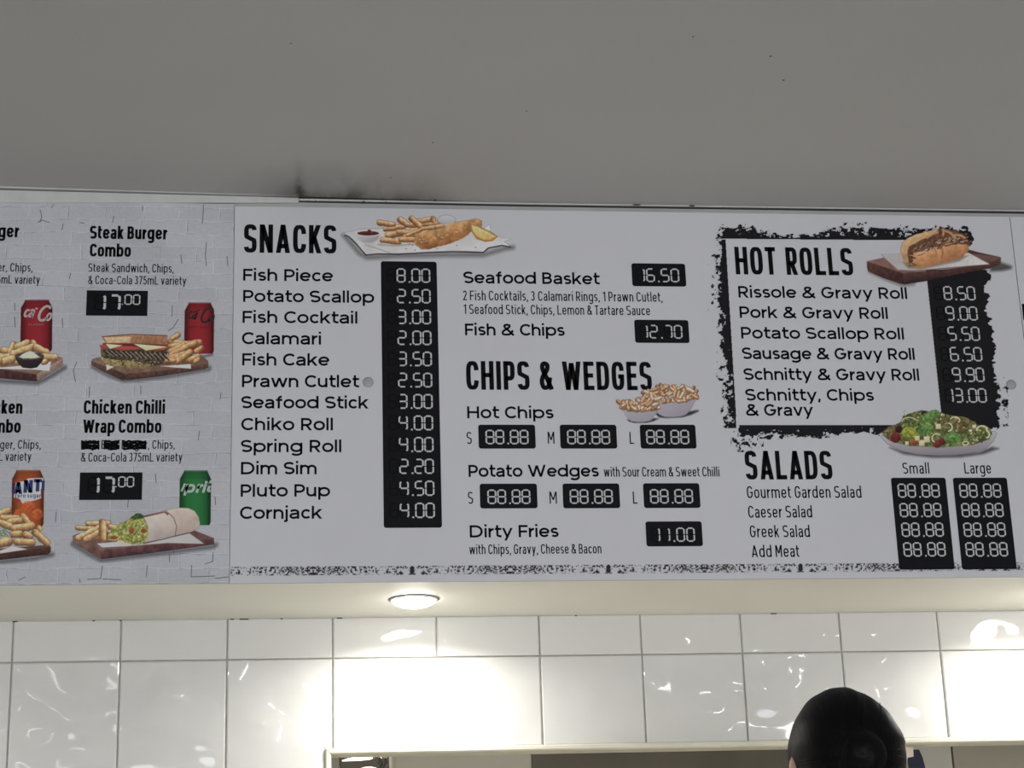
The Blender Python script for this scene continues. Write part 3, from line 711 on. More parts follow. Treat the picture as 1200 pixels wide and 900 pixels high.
# price panels
pr_s = ['8.00', '2.50', '3.00', '2.00', '3.50', '2.50', '3.00', '4.00', '4.00', '2.20', '4.50', '4.00']
z_a, z_b = pix(504, 331.8)[1], pix(509.2, 607.3)[1]; x_a, x_b = pix(504, 331.8)[0], pix(509.2, 607.3)[0]
def proj(x, z, y=0):
    v = Vector((x, y, z))-CAM; w = v.dot(_f); return 600+FPX*v.dot(_r2)/w, 450-FPX*v.dot(_u2)/w
def column(parent, texts, xr, yt, yb, wid, yb2):
    """rows evenly spaced down the board from base yb to base yb2 (photograph pixels)"""
    X, Z1 = pix(xr, yb); _, Zt = pix(xr, yt); X0, _ = pix(xr-wid, yb); _, Z2 = pix(xr, yb2); rows = []
    for i, t in enumerate(texts):
        z = Z1+(Z2-Z1)*i/max(1, len(texts)-1)
        a = proj(X, z); b = proj(X, z+Zt-Z1); c = proj(X0, z); rows.append((t, a[0], b[1], a[1], a[0]-c[0]))
    return rows
pan = price_box(menu, 446.3, 511.6, 306.2, 618.8, column(menu, pr_s, 504.4, 315, 331.8, 51.5, 607.3))
price_box(menu, 739.7, 802.6, 308.6, 335.4, [('16.50', 796.3, 315, 331.2, 50.5)])
price_box(menu, 743, 806.4, 374.8, 401.8, [('12.70', 800, 381.1, 397.2, 50.5)])
for (x0, x1, y0, y1, xr, yt, yb) in ((560.3, 626.9, 497.8, 525.8, 619.6, 503.8, 520.9), (655.8, 722, 497.8, 525.8, 715.3, 503.8, 520.9), (749.5, 814.6, 497.8, 525.8, 808, 503.8, 520.9),
                                     (562, 629, 567, 596, 621.8, 573.6, 590.8), (659, 725.4, 566.8, 595.8, 718.4, 573.4, 590.5), (753.3, 819.2, 566.5, 595.5, 812.5, 573.2, 590.2)):
    price_box(menu, x0, x1, y0, y1, [('88.88', xr, yt, yb, 50.7)])
price_box(menu, 756.2, 822, 611.3, 640.5, [('11.00', 814.7, 618.2, 635, 51)])
price_box(menu, 1043.8, 1107.8, 560, 667.8, column(menu, ['88.88']*4, 1101.7, 566.7, 583.3, 49.3, 652.3))
price_box(menu, 1116.3, 1179.6, 560, 667.5, column(menu, ['88.88']*4, 1174, 566.7, 583.3, 49.3, 652.3))
digits_on(menu, column(menu, ['8.50', '9.00', '5.50', '6.50', '9.90', '13.00'], 1143.6, 335.8, 352.3, 48.5, 472.2))

# grunge frame around the hot rolls
def grunge():
    P = Paint(824, 258, 1186, 532, 2.0); X, Y = P.X, P.Y
    xl = 850.2+(Y-280)*.0597; yt = 279.8+.008*(X-850); yb = 498.2
    n1 = fbm(X, Y, 5, 3, 4, .72); n2 = fbm(X, Y, 26, 9, 2); n3 = fbm(X*.55, Y, 4.5, 21, 4, .7)
    ink = np.zeros(X.shape, bool)
    # left
    u = (xl-X)/(13+8*(n2-.35)*2*np.clip((Y-280)/60, .35, 1)*.5+4*np.exp(-((Y-350)/30)**2))
    ink |= (X < xl) & (Y > yt+1) & (Y < 484+8*n2) & (n1 > .17+.40*u-.1*(u < .35)+.10*np.clip((310-Y)/25, 0, 1)+.16*np.clip((n2-.55)*4, 0, 1)) & (u < 1.7)
    ink &= ~((n1 < .40) & (Y > 430) & (Y < 484) & (X < xl-1.5))
    ink |= (X > 847) & (X < xl-.5) & (Y > 488) & (Y < 502) & (n1 > .43+.03*np.abs(Y-494)/4)
    # top
    th = np.interp(X, [838, 843, 850, 880, 893, 905, 918, 928, 940, 955, 968, 985, 1010, 1030, 1060, 1120, 1137, 1142], [0, 9, 14, 12, 9, 6, 4, 5, 8, 6, 12, 15, 14, 13, 12, 12, 11, 0])
    v = (yt-Y)/np.maximum(th, .1)
    ink |= (Y < yt) & (n3 > .14+.36*v) & (v < 1.5) & (th > .5) & ~((n1 > .63) & (v > .3))
    # top right scraps beyond the roll
    ink |= (X > 1108) & (X < 1140) & (Y > 268) & (Y < 290) & (n1 > .50) & (np.abs(Y-(276+(X-1125)*.5)) < 7)
    # bottom
    tb = np.interp(X, [864, 868, 880, 900, 906, 930, 960, 975, 1000, 1012, 1030, 1046], [2, 13, 11, 14, 14, 12, 13, 11, 9, 6, 10, 12])
    w = (Y-yb)/tb
    ink |= (Y > yb) & (X > 866+(n1-.5)*6) & (X < 1046) & (n3 > .08+.38*w) & (w < 1.25) & ~((n1 > .66) & (w > .4))
    ink |= (X > 856) & (X < 895) & (Y > 505) & (Y < 530) & (n1 > .63-.1*np.exp(-((Y-516-(X-860)*.25)/3)**2))
    # price column at the right with a ragged outer edge
    xc = 1086.6+(Y-330)*.1065; xr = 1157+(Y-330)*.062+(fbm(X*.35, Y, 9, 31, 4, .65)-.45)*24
    ink |= (X > xc) & (X < xr) & (Y > 316) & (Y < 503+(n1-.5)*14)
    ink |= (X > 1160) & (X < 1182) & (Y > 440) & (Y < 500) & (n1 > .60)
    cov = ink.astype(float)
    k = cov.copy(); k[1:-1, 1:-1] = (cov[1:-1, 1:-1]*4+cov[:-2, 1:-1]+cov[2:, 1:-1]+cov[1:-1, :-2]+cov[1:-1, 2:])/8
    # straight inner edges stay crisp
    k = np.clip((k-.25)*2, 0, 1)
    P.over(k, np.array([25., 25, 29])); P.build('brush_frame', menu, (163, 166, 170), y=-.00035)
grunge()
def strip():
    P = Paint(270, 656, 1214, 677, 2.6); X, Y = P.X, P.Y
    yc = 669.6-(X-270)*.0061; hh = 5.4-.0005*(X-270)
    cen = np.array([251, 483, 713, 938, 1165.]); ax = np.min(np.abs(X[..., None]-cen), -1)
    n = fbm(ax+300, Y-yc+40, 1.6, 5, 2, .7); n2 = fbm(ax+300, Y-yc+40, 9, 15, 2)
    den = .30+.26*np.exp(-((ax-118)/45)**2)-.12*np.exp(-((ax-38)/18)**2)+(n2-.5)*.3
    ink = (n < .26+den*.45) & (np.abs(Y-yc) < hh+(n-.5)*1.5)
    v = (Y-yc)/hh
    ink |= (ax < 1.6+1.9*np.clip((v+1)/2, 0, 1)) & (np.abs(v) < 1) & (n < .7)
    ink |= (np.abs(ax-(12+4*v)) < 1.4+1.6*(v > .1)) & (np.abs(v) < 1) & (n < .52)
    ink &= ~((ax > 4.5) & (ax < 10) & (v > -.3))
    c = ink.astype(float); k = c.copy(); k[1:-1, 1:-1] = (c[1:-1, 1:-1]*3+c[:-2, 1:-1]+c[2:, 1:-1]+c[1:-1, :-2]+c[1:-1, 2:])/7
    P.over(k*.88, np.array([38., 38, 42])); P.build('speckled_border', menu, (163, 166, 170), y=-.00035)
strip()

# ---------------------------------------------------------------- pictures
BRD = (104, 72, 66); BRDT = (128, 92, 80)
def T(pts, ox, oy, s): return [(ox+a/s, oy+b/s) for a, b in pts]
def pic_fish():
    P = Paint(398, 246, 606, 310, 2.3); t = lambda p: T(p, 380, 240, 5.217)
    P.line([(403, 276), (410, 284), (421, 297), (430, 302), (470, 300), (520, 299), (566, 299), (590, 292), (601, 290)], 5, (90, 88, 90), .55, 2.6)
    P.poly(t([(105, 186), (140, 165), (210, 150), (420, 140), (800, 110), (960, 150), (1020, 190), (1145, 208), (1100, 225), (1140, 256), (1085, 247), (1000, 262), (975, 289), (860, 284), (700, 287), (560, 296), (400, 300), (320, 300), (256, 306), (235, 285), (180, 215), (135, 186)]), (168, 166, 168), (190, 188, 190), 80, .6, tex=.07, ts=14)
    P.line(t([(125, 185), (150, 195), (200, 245), (254, 308), (330, 301), (450, 303), (620, 293), (780, 287), (972, 292), (1005, 265), (1085, 249), (1138, 259)]), 1.3, (38, 36, 38), .95, .5)
    P.line(t([(250, 245), (330, 270), (410, 298)]), .6, (110, 105, 105), .8)
    P.line(t([(330, 243), (420, 250), (560, 240)]), 1.5, (120, 105, 95), .6, .8)
    P.ell(*t([(748, 92)])[0], 11, 5.4, (172, 173, 177), (150, 151, 155), soft=.8)
    P.poly(t([(960, 160), (1010, 118), (1018, 150), (1000, 185)]), (190, 190, 192))
    for q in [(505, 125, 700, 115, 26), (360, 150, 500, 130, 24), (520, 160, 735, 128, 22), (322, 107, 435, 124, 27), (372, 190, 510, 165, 32), (440, 165, 560, 175, 24), (560, 105, 680, 85, 26),
              (448, 85, 520, 128, 28), (522, 75, 592, 138, 28), (660, 75, 668, 108, 22), (480, 200, 640, 165, 22), (340, 216, 470, 226, 27), (455, 212, 562, 214, 26), (380, 150, 440, 145, 20), (500, 190, 600, 150, 18)]:
        (a, b), (c, d) = t([(q[0], q[1]), (q[2], q[3])]); P.chip(a, b, c, d, q[4]/5.2, (190, 140, 82), seed=q[0])
    P.poly(t([(548, 215), (560, 192), (610, 170), (700, 148), (775, 112), (850, 98), (900, 92), (940, 85), (966, 100), (962, 128), (920, 148), (890, 172), (850, 205), (760, 240), (690, 258), (640, 272), (590, 272), (556, 245)]), (192, 146, 92), (128, 78, 42), 75, .6, rough=.7, tex=.30, ts=5)
    for k in range(46):
        a = random.random(); x = 560+a*330; y = 235-a*95+random.uniform(-26, 26); xx, yy = t([(x, y)])[0]
        P.ell(xx, yy, random.uniform(.5, 1.5), random.uniform(.4, .9), random.choice([(205, 160, 108), (150, 96, 55), (215, 178, 128), (120, 72, 40)]), alpha=.7)
    P.poly(t([(893, 120), (940, 128), (1010, 160), (1062, 195), (1030, 222), (985, 228), (930, 210), (900, 165)]), (158, 108, 48), soft=.5)
    P.poly(t([(900, 126), (940, 136), (1005, 166), (1046, 195), (1015, 214), (975, 214), (930, 192), (908, 160)]), (212, 180, 118), (196, 156, 86), 60, .5, tex=.12, ts=2)
    P.line(t([(905, 130), (1046, 196)]), .9, (222, 200, 160), .9)
    P.poly(t([(192, 175), (345, 175), (325, 215), (290, 232), (240, 232), (212, 215)]), (176, 174, 180), (138, 136, 144), 60, .6)
    P.ell(*t([(268, 175)])[0], 15, 3.6, (192, 192, 196)); P.ell(*t([(268, 175)])[0], 13, 2.7, (96, 44, 38), (70, 30, 28), tex=.3, ts=2)
    P.ell(*t([(275, 160)])[0], 2.2, 1.6, (88, 36, 32))
    for a, b in [(500, 270), (540, 248), (470, 238), (555, 278), (810, 250), (925, 260), (520, 240), (690, 268)]: P.ell(*t([(a, b)])[0], .8, .5, (112, 70, 48))
    P.build('fish_and_chips_picture', menu, (152, 154, 157))
def pic_roll():
    P = Paint(1008, 258, 1192, 338, 2.3); t = lambda p: T(p, 1010, 255, 6.316)
    P.poly(t([(950, 345), (1040, 335), (1110, 360), (1105, 380), (1040, 395), (950, 400)]), (60, 60, 60), soft=2.2, alpha=.75)
    P.line(t([(60, 400), (180, 455), (300, 500), (380, 492)]), 4, (95, 95, 98), .55, 2.2)
    P.poly(t([(36, 325), (150, 300), (800, 240), (870, 262), (1024, 293), (1030, 305), (930, 350), (600, 380), (400, 400), (300, 416)]), (120, 88, 78), (96, 64, 58), 20, .5, tex=.14, ts=6)
    P.poly(t([(790, 243), (1000, 290), (900, 292), (790, 262)]), (52, 38, 36), soft=.8)
    P.poly(t([(820, 265), (1010, 292), (1020, 300), (900, 315)]), (96, 70, 64))
    P.poly(t([(36, 325), (300, 412), (318, 495), (280, 488), (150, 445), (46, 398), (38, 370)]), (82, 52, 48), (52, 32, 32), 60, .5, tex=.25, ts=3)
    P.poly(t([(300, 412), (600, 385), (900, 350), (1028, 303), (1028, 345), (940, 378), (700, 425), (480, 470), (318, 495)]), (88, 56, 50), (44, 30, 30), 82, .5, tex=.22, ts=4)
    P.poly(t([(140, 275), (290, 268), (790, 262), (945, 346), (700, 365), (400, 392), (265, 388)]), (150, 146, 146), (182, 180, 180), 10, .6, tex=.05)
    P.poly(t([(300, 330), (790, 280), (720, 325), (430, 385), (340, 375)]), (96, 84, 78), soft=1.4, alpha=.7)
    # top half of the bun behind the filling
    P.poly(t([(286, 225), (300, 185), (340, 152), (400, 125), (500, 100), (560, 88), (640, 90), (700, 105), (770, 150), (800, 205), (780, 225), (600, 200), (400, 250), (350, 340), (310, 330), (290, 270)]), (186, 150, 108), (140, 92, 60), 60, .6, tex=.16, ts=4)
    P.poly(t([(345, 210), (400, 190), (470, 150), (560, 100), (590, 72), (640, 90), (700, 95), (770, 130), (800, 180), (790, 210), (640, 185), (560, 215), (470, 235), (430, 270), (400, 330), (345, 345), (335, 270)]), (92, 60, 44), soft=.6, rough=1.2, tex=.35, ts=3)
    P.poly(t([(380, 262), (470, 245), (560, 220), (680, 196), (780, 200), (790, 240), (740, 296), (640, 325), (480, 365), (420, 378), (370, 365), (375, 310)]), (196, 144, 98), (150, 94, 58), 70, .6, rough=.4, tex=.14, ts=4)
    for k in range(120):
        a = random.random(); x = 350+a*430; y = 300-150*a**.55+random.uniform(-42, 42)*(1-.2*a); xx, yy = t([(x, y)])[0]
        an = random.uniform(-.9, .3); l = random.uniform(1, 4)
        P.line([(xx, yy), (xx+l*math.cos(an), yy+l*math.sin(an))], random.uniform(.7, 1.5), random.choice([(70, 42, 34), (128, 92, 66), (160, 126, 92), (52, 34, 34), (176, 148, 132), (100, 84, 56)]), .9)
    for (a, b, c, d) in [(350, 205, 470, 130), (480, 150, 560, 110), (600, 90, 600, 130), (620, 100, 690, 150), (690, 130, 760, 150)]: P.line(t([(a, b), ((a+c)/2+4, (b+d)/2-8), (c, d)]), 2.6, (176, 138, 96), .85, .7)
    P.line(t([(585, 215), (600, 262), (590, 300)]), 1.4, (112, 66, 42), .6, .6); P.line(t([(540, 232), (552, 275)]), 1.1, (120, 74, 48), .6, .6)
    P.ell(*t([(580, 75)])[0], 1.4, 1.6, (50, 40, 40))
    P.ell(*t([(375, 352)])[0], 6, 2.2, (112, 84, 54), tex=.5, ts=2)
    P.build('gravy_roll_picture', menu, (150, 152, 155), y=-.00075)
def pic_salad():
    P = Paint(1026, 474, 1180, 542, 2.4); t = lambda p: T(p, 1020, 470, 6.667)
    P.poly(t([(150, 365), (300, 400), (600, 425), (850, 400), (950, 360), (1000, 372), (880, 415), (700, 440), (480, 442), (260, 415)]), (52, 52, 56), soft=2.2, alpha=.75)
    P.poly(t([(65, 262), (80, 250), (975, 238), (988, 252), (960, 318), (900, 372), (800, 405), (680, 420), (530, 428), (380, 420), (250, 395), (130, 335)]), (172, 170, 178), (122, 118, 128), 88, .6)
    P.poly(t([(88, 262), (940, 262), (930, 300), (800, 345), (540, 362), (300, 352), (150, 312)]), (92, 88, 84))
    out = [(88, 245), (130, 205), (190, 190), (240, 158), (255, 120), (300, 100), (400, 72), (450, 82), (510, 68), (560, 95), (640, 112), (740, 128), (820, 162), (830, 188), (900, 190), (940, 225), (950, 262), (900, 305), (820, 335), (700, 350), (560, 362), (400, 352), (280, 345), (160, 305)]
    P.poly(t(out), (92, 98, 56), soft=.5, rough=1.2, tex=.6, ts=3)
    from_pts = t(out)
    G = [(96, 138, 62), (70, 108, 46), (120, 150, 70), (58, 84, 40), (150, 160, 84), (84, 120, 66)]
    Bn = [(120, 84, 58), (150, 110, 78), (92, 60, 44), (172, 140, 108)]; Wt = [(206, 200, 172), (190, 182, 150), (214, 208, 188)]
    Pq = np.array(from_pts)
    for k in range(480):
        x = random.uniform(90, 945); y = random.uniform(72, 358); xx, yy = t([(x, y)])[0]
        if P.sdf(from_pts, np.array([[xx]]), np.array([[yy]]))[0, 0] > -.7: continue
        if x < 260: c = random.choice(Bn+[(140, 150, 70)])
        elif x < 560: c = random.choice(G+G+Bn[:1]+Wt[:1])
        elif y < 230: c = random.choice(Bn*3+Wt[:1]+G[3:4])
        elif x < 740: c = random.choice(G+G+Wt[:1])
        else: c = random.choice(Wt+G+[(60, 52, 40), (150, 158, 84)])
        f = random.uniform(.6, 1.2); c = tuple(v*f for v in c); an = random.uniform(0, 3.14); l = random.uniform(.8, 3.6)
        P.line([(xx, yy), (xx+l*math.cos(an), yy+l*math.sin(an)*.7)], random.uniform(.8, 2.1), c, .92)
    for (x, y, r, c) in [(195, 288, 42, (108, 40, 40)), (520, 335, 34, (112, 48, 48)), (560, 318, 30, (98, 40, 44)), (338, 322, 28, (140, 74, 46)), (222, 222, 30, (52, 30, 34)), (420, 98, 24, (46, 36, 34))]:
        xx, yy = t([(x, y)])[0]; P.ell(xx, yy, r/6.67, r/6.67*.95, tuple(v*1.15 for v in c), tuple(v*.75 for v in c), 60, tex=.2, ts=2)
    for (x, y, rx, ry) in [(300, 245, 60, 42), (345, 270, 30, 20)]: xx, yy = t([(x, y)])[0]; P.ell(xx, yy, rx/6.67, ry/6.67, (150, 156, 56), (120, 130, 46), rough=1.4, tex=.4, ts=2)
    for (x, y, rx, ry) in [(440, 130, 50, 40), (430, 210, 60, 46), (500, 100, 36, 26), (640, 290, 66, 44)]: xx, yy = t([(x, y)])[0]; P.ell(xx, yy, rx/6.67, ry/6.67, (104, 150, 76), (66, 110, 50), rough=1.6, tex=.5, ts=2, alpha=.8)
    for (x, y, s) in [(530, 200, 22), (365, 292, 20), (440, 300, 26), (400, 330, 24), (285, 330, 16), (810, 200, 16)]: xx, yy = t([(x, y)])[0]; P.poly([(xx-s/7, yy-s/8), (xx+s/8, yy-s/7), (xx+s/7, yy+s/8), (xx-s/8, yy+s/7)], (212, 204, 168), (176, 166, 128), 70)
    def ring(x, y, rx, ry, a0, a1, w=1.3):
        xx, yy = t([(x, y)])[0]; P.line([(xx+rx/6.67*math.cos(math.radians(a)), yy+ry/6.67*math.sin(math.radians(a))) for a in range(a0, a1, 15)], w, (206, 200, 168), .95)
    ring(515, 290, 34, 34, 120, 330); ring(300, 160, 55, 32, 180, 340, .9); ring(610, 205, 28, 30, -90, 100, 1.5); ring(870, 225, 40, 30, 170, 380, 1.6); ring(660, 150, 36, 26, 200, 400); ring(880, 262, 48, 38, -60, 60, 1.5); ring(742, 330, 22, 14, 0, 350, 1.2); ring(275, 90, 14, 22, 90, 250, .8)
    P.build('salad_plate_picture', menu, (160, 163, 168), y=-.00075)
def pic_bowls():
    P = Paint(718, 444, 822, 500, 2.8); t = lambda p: T(p, 710, 440, 10)
    P.poly(t([(900, 470), (980, 420), (1080, 405), (1090, 420), (1000, 462), (900, 490), (700, 500), (620, 490), (585, 455), (600, 440)]), (52, 52, 58), soft=1.0, alpha=.85)
    P.poly(t([(245, 515), (400, 545), (520, 530), (560, 500), (620, 505), (560, 535), (480, 555), (340, 557), (270, 540)]), (48, 48, 54), soft=.9, alpha=.85)
    P.poly(t([(470, 252), (600, 285), (800, 318), (1000, 275), (1065, 245), (1045, 300), (1000, 390), (940, 460), (880, 480), (790, 490), (690, 486), (630, 462), (590, 425), (560, 340)]), (172, 168, 182), (142, 138, 152), 70, .4)
    def pile(x0, x1, yl, yh, n, big):
        for k in range(n):
            a = random.random(); x = x0+(x1-x0)*a; base = yl(a); y = base-random.random()**1.3*(base-yh(a))
            an = random.gauss(0, .7)+(a-.5)*1.3-math.pi/2; 
            if random.random() < .45: an = random.choice([-.5, .5, -.3, .8, 2.7])
            l = random.uniform(60, 120); dx, dy = math.cos(an)*l/2, math.sin(an)*l/2
            ye = min(y+dy, base+10); (p, q), (r, s_) = t([(x-dx, min(y-dy, base+6)), (x+dx, ye)]); P.chip(p, q, r, s_, random.uniform(2.6, 3.5), random.choice([(200, 166, 114), (184, 146, 94), (210, 180, 130)]), seed=k, low=.70)
    for q in [(630, 95, 700, 200), (1035, 125, 1000, 210), (1075, 170, 1020, 250), (415, 195, 520, 250), (720, 140, 760, 230), (890, 125, 860, 200)]:
        (a, b), (c, d) = t([(q[0], q[1]), (q[2], q[3])]); P.chip(a, b, c, d, 3, (176, 134, 84), seed=q[0])
    pile(470, 1050, lambda a: 262+55*math.sin(a*3.14), lambda a: 205-70*math.sin(a*3.14)**.5, 95, 1)
    P.poly(t([(165, 345), (230, 395), (420, 432), (560, 400), (612, 352), (590, 440), (550, 495), (520, 532), (450, 545), (370, 548), (290, 535), (235, 470)]), (170, 166, 178), (146, 142, 154), 70, .4)
    for q in [(125, 295, 200, 350), (195, 290, 230, 360), (440, 250, 400, 320), (270, 290, 340, 370)]:
        (a, b), (c, d) = t([(q[0], q[1]), (q[2], q[3])]); P.chip(a, b, c, d, 3, (176, 134, 84), seed=q[0])
    pile(200, 595, lambda a: 375+45*math.sin(a*3.14), lambda a: 350-70*math.sin(a*3.14)**.6, 62, 0)
    P.build('bowls_of_chips_picture', menu, (163, 166, 170), y=-.0005)
def can(P, x0, x1, y0, y1, col, slope=0):
    w = x1-x0; sh = (y1-y0)*.16; pts = [(x0+w*.14, y0), (x1-w*.12, y0), (x1-w*.10, y0+2), (x1, y0+sh), (x1-.5, y1-3), (x1-w*.06, y1), (x0+w*.04, y1), (x0-.8, y1-3), (x0, y0+sh), (x0+w*.12, y0+2)]
    P.poly(pts, col); sl = P.win(x0-2, y0-1, x1+2, y1+1); X = P.X[sl]; Y = P.Y[sl]; u = np.clip((X-x0)/w, 0, 1)
    f = (.46+.52*np.sin(np.clip(u, .03, .97)*np.pi)**.7)*.92+.07*np.exp(-((u-.22)/.06)**2)-.12*np.exp(-((u-.93)/.05)**2)
    f = f*np.where(Y < y0+sh, .80+.1*(Y-y0)/sh, 1); P.C[sl] = np.clip(P.C[sl]*f[..., None], 0, 255)
    P.line([(x0+w*.14, y0+.4), (x1-w*.12, y0+.4)], .9, (150, 150, 155), .55)
def leaf(P, pts, n, cols, s=(.6, 2.2), seed=0):
    poly = pts; A_ = np.array(pts)
    for k in range(n):
        x = random.uniform(A_[:, 0].min(), A_[:, 0].max()); y = random.uniform(A_[:, 1].min(), A_[:, 1].max())
        if P.sdf(poly, np.array([[x]]), np.array([[y]]))[0, 0] > -.3: continue
        an = random.uniform(0, 3.14); l = random.uniform(*s); c = random.choice(cols); f = random.uniform(.8, 1.12)
        P.line([(x, y), (x+l*math.cos(an), y+l*math.sin(an)*.7)], random.uniform(.6, 1.4), tuple(v*f for v in c), .92)
def pic_steak():
    P = Paint(103, 352, 256, 450, 2.2); t = lambda p: T(p, 90, 340, 6)
    P.line(t([(840, 462), (900, 466), (950, 455)]), 2.5, (90, 90, 95), .6, 1.2)
    P.line(t([(110, 540), (220, 600), (330, 642), (600, 615), (925, 560), (935, 545)]), 4, (80, 80, 84), .55, 2)
    can(P, 216.5, 251, 354.6, 414.5, (150, 34, 42))
    P.poly(t([(102, 505), (110, 486), (140, 476), (500, 460), (890, 470), (922, 498), (925, 520), (800, 556), (340, 590)]), (122, 92, 80), (98, 70, 60), 30, .5, tex=.22, ts=5)
    P.poly(t([(102, 500), (160, 520), (340, 590), (350, 632), (320, 634), (200, 580), (104, 528)]), (88, 62, 54), (62, 42, 38), 60, .4, tex=.2)
    P.poly(t([(335, 590), (600, 568), (925, 515), (925, 545), (900, 556), (600, 605), (352, 634)]), (96, 66, 58), (62, 42, 38), 85, .4, tex=.3, ts=3)
    P.poly(t([(585, 535), (800, 520), (804, 553), (690, 545)]), (186, 182, 182)); P.poly(t([(205, 520), (262, 540), (210, 566)]), (186, 180, 172))
    for q in [(640, 360, 780, 380, 34), (700, 300, 715, 330, 34), (660, 350, 725, 310, 28), (640, 400, 880, 365, 36), (640, 440, 770, 380, 32), (650, 460, 850, 362, 34), (640, 480, 800, 440, 34), (620, 510, 740, 460, 34), (830, 440, 890, 395, 30), (770, 500, 870, 462, 38), (820, 512, 870, 480, 30), (690, 515, 815, 425, 36), (610, 500, 700, 495, 26)]:
        (a, b), (c, d) = t([(q[0], q[1]), (q[2], q[3])]); P.chip(a, b, c, d, q[4]/6, (186, 138, 80), seed=q[0]+q[1])
    P.poly(t([(168, 420), (200, 395), (640, 400), (632, 470), (600, 520), (480, 548), (340, 550), (230, 530), (175, 490)]), (72, 58, 46), tex=.5, ts=3)
    P.poly(t([(170, 470), (260, 490), (400, 500), (540, 525), (470, 550), (330, 552), (220, 525), (175, 495)]), (150, 134, 92), (120, 96, 62), 80, rough=.8, tex=.35, ts=2)
    leaf(P, t([(175, 430), (640, 425), (630, 500), (500, 540), (300, 530), (180, 490)]), 150, [(128, 140, 82), (52, 40, 38), (64, 46, 42), (176, 168, 140), (100, 116, 62), (44, 36, 36)])
    for k in range(13): x = 190+k*34; P.line(t([(x, 425+k*1.2), (x+50, 462+k*2.6)]), 1.8, (46, 34, 34), .85, .5); P.line(t([(x+18, 428+k*1.5), (x+62, 462+k*2.6)]), .9, (176, 160, 146), .7, .4)
    P.poly(t([(185, 372), (640, 380), (638, 402), (400, 400), (180, 392)]), (96, 34, 34))
    P.poly(t([(160, 388), (215, 380), (220, 412), (172, 418)]), (168, 72, 60), (140, 56, 50)); P.poly(t([(290, 392), (420, 398), (455, 415), (330, 425), (240, 410)]), (170, 74, 62), (146, 58, 52), rough=.3)
    P.poly(t([(540, 398), (640, 402), (612, 422), (530, 420)]), (166, 74, 60)); P.poly(t([(205, 378), (322, 388), (232, 414)]), (208, 188, 150)); P.poly(t([(400, 378), (642, 398), (488, 426)]), (214, 194, 152), (196, 170, 124))
    P.poly(t([(180, 328), (250, 318), (390, 312), (634, 320), (638, 386), (420, 375), (206, 374), (190, 350)]), (160, 112, 80), (136, 92, 66), 85, .5, tex=.2, ts=3)
    P.poly(t([(192, 332), (380, 328), (372, 370), (212, 372)]), (196, 164, 126), (180, 146, 108), 80, .6, tex=.15, ts=3); P.line(t([(180, 328), (380, 312), (634, 320)]), .9, (92, 58, 42))
    for k in range(9): P.line(t([(400+k*26, 326), (385+k*26, 368)]), .9, (112, 66, 46), .45, .6)
    P.build('steak_sandwich_picture', combos, (152, 152, 156))
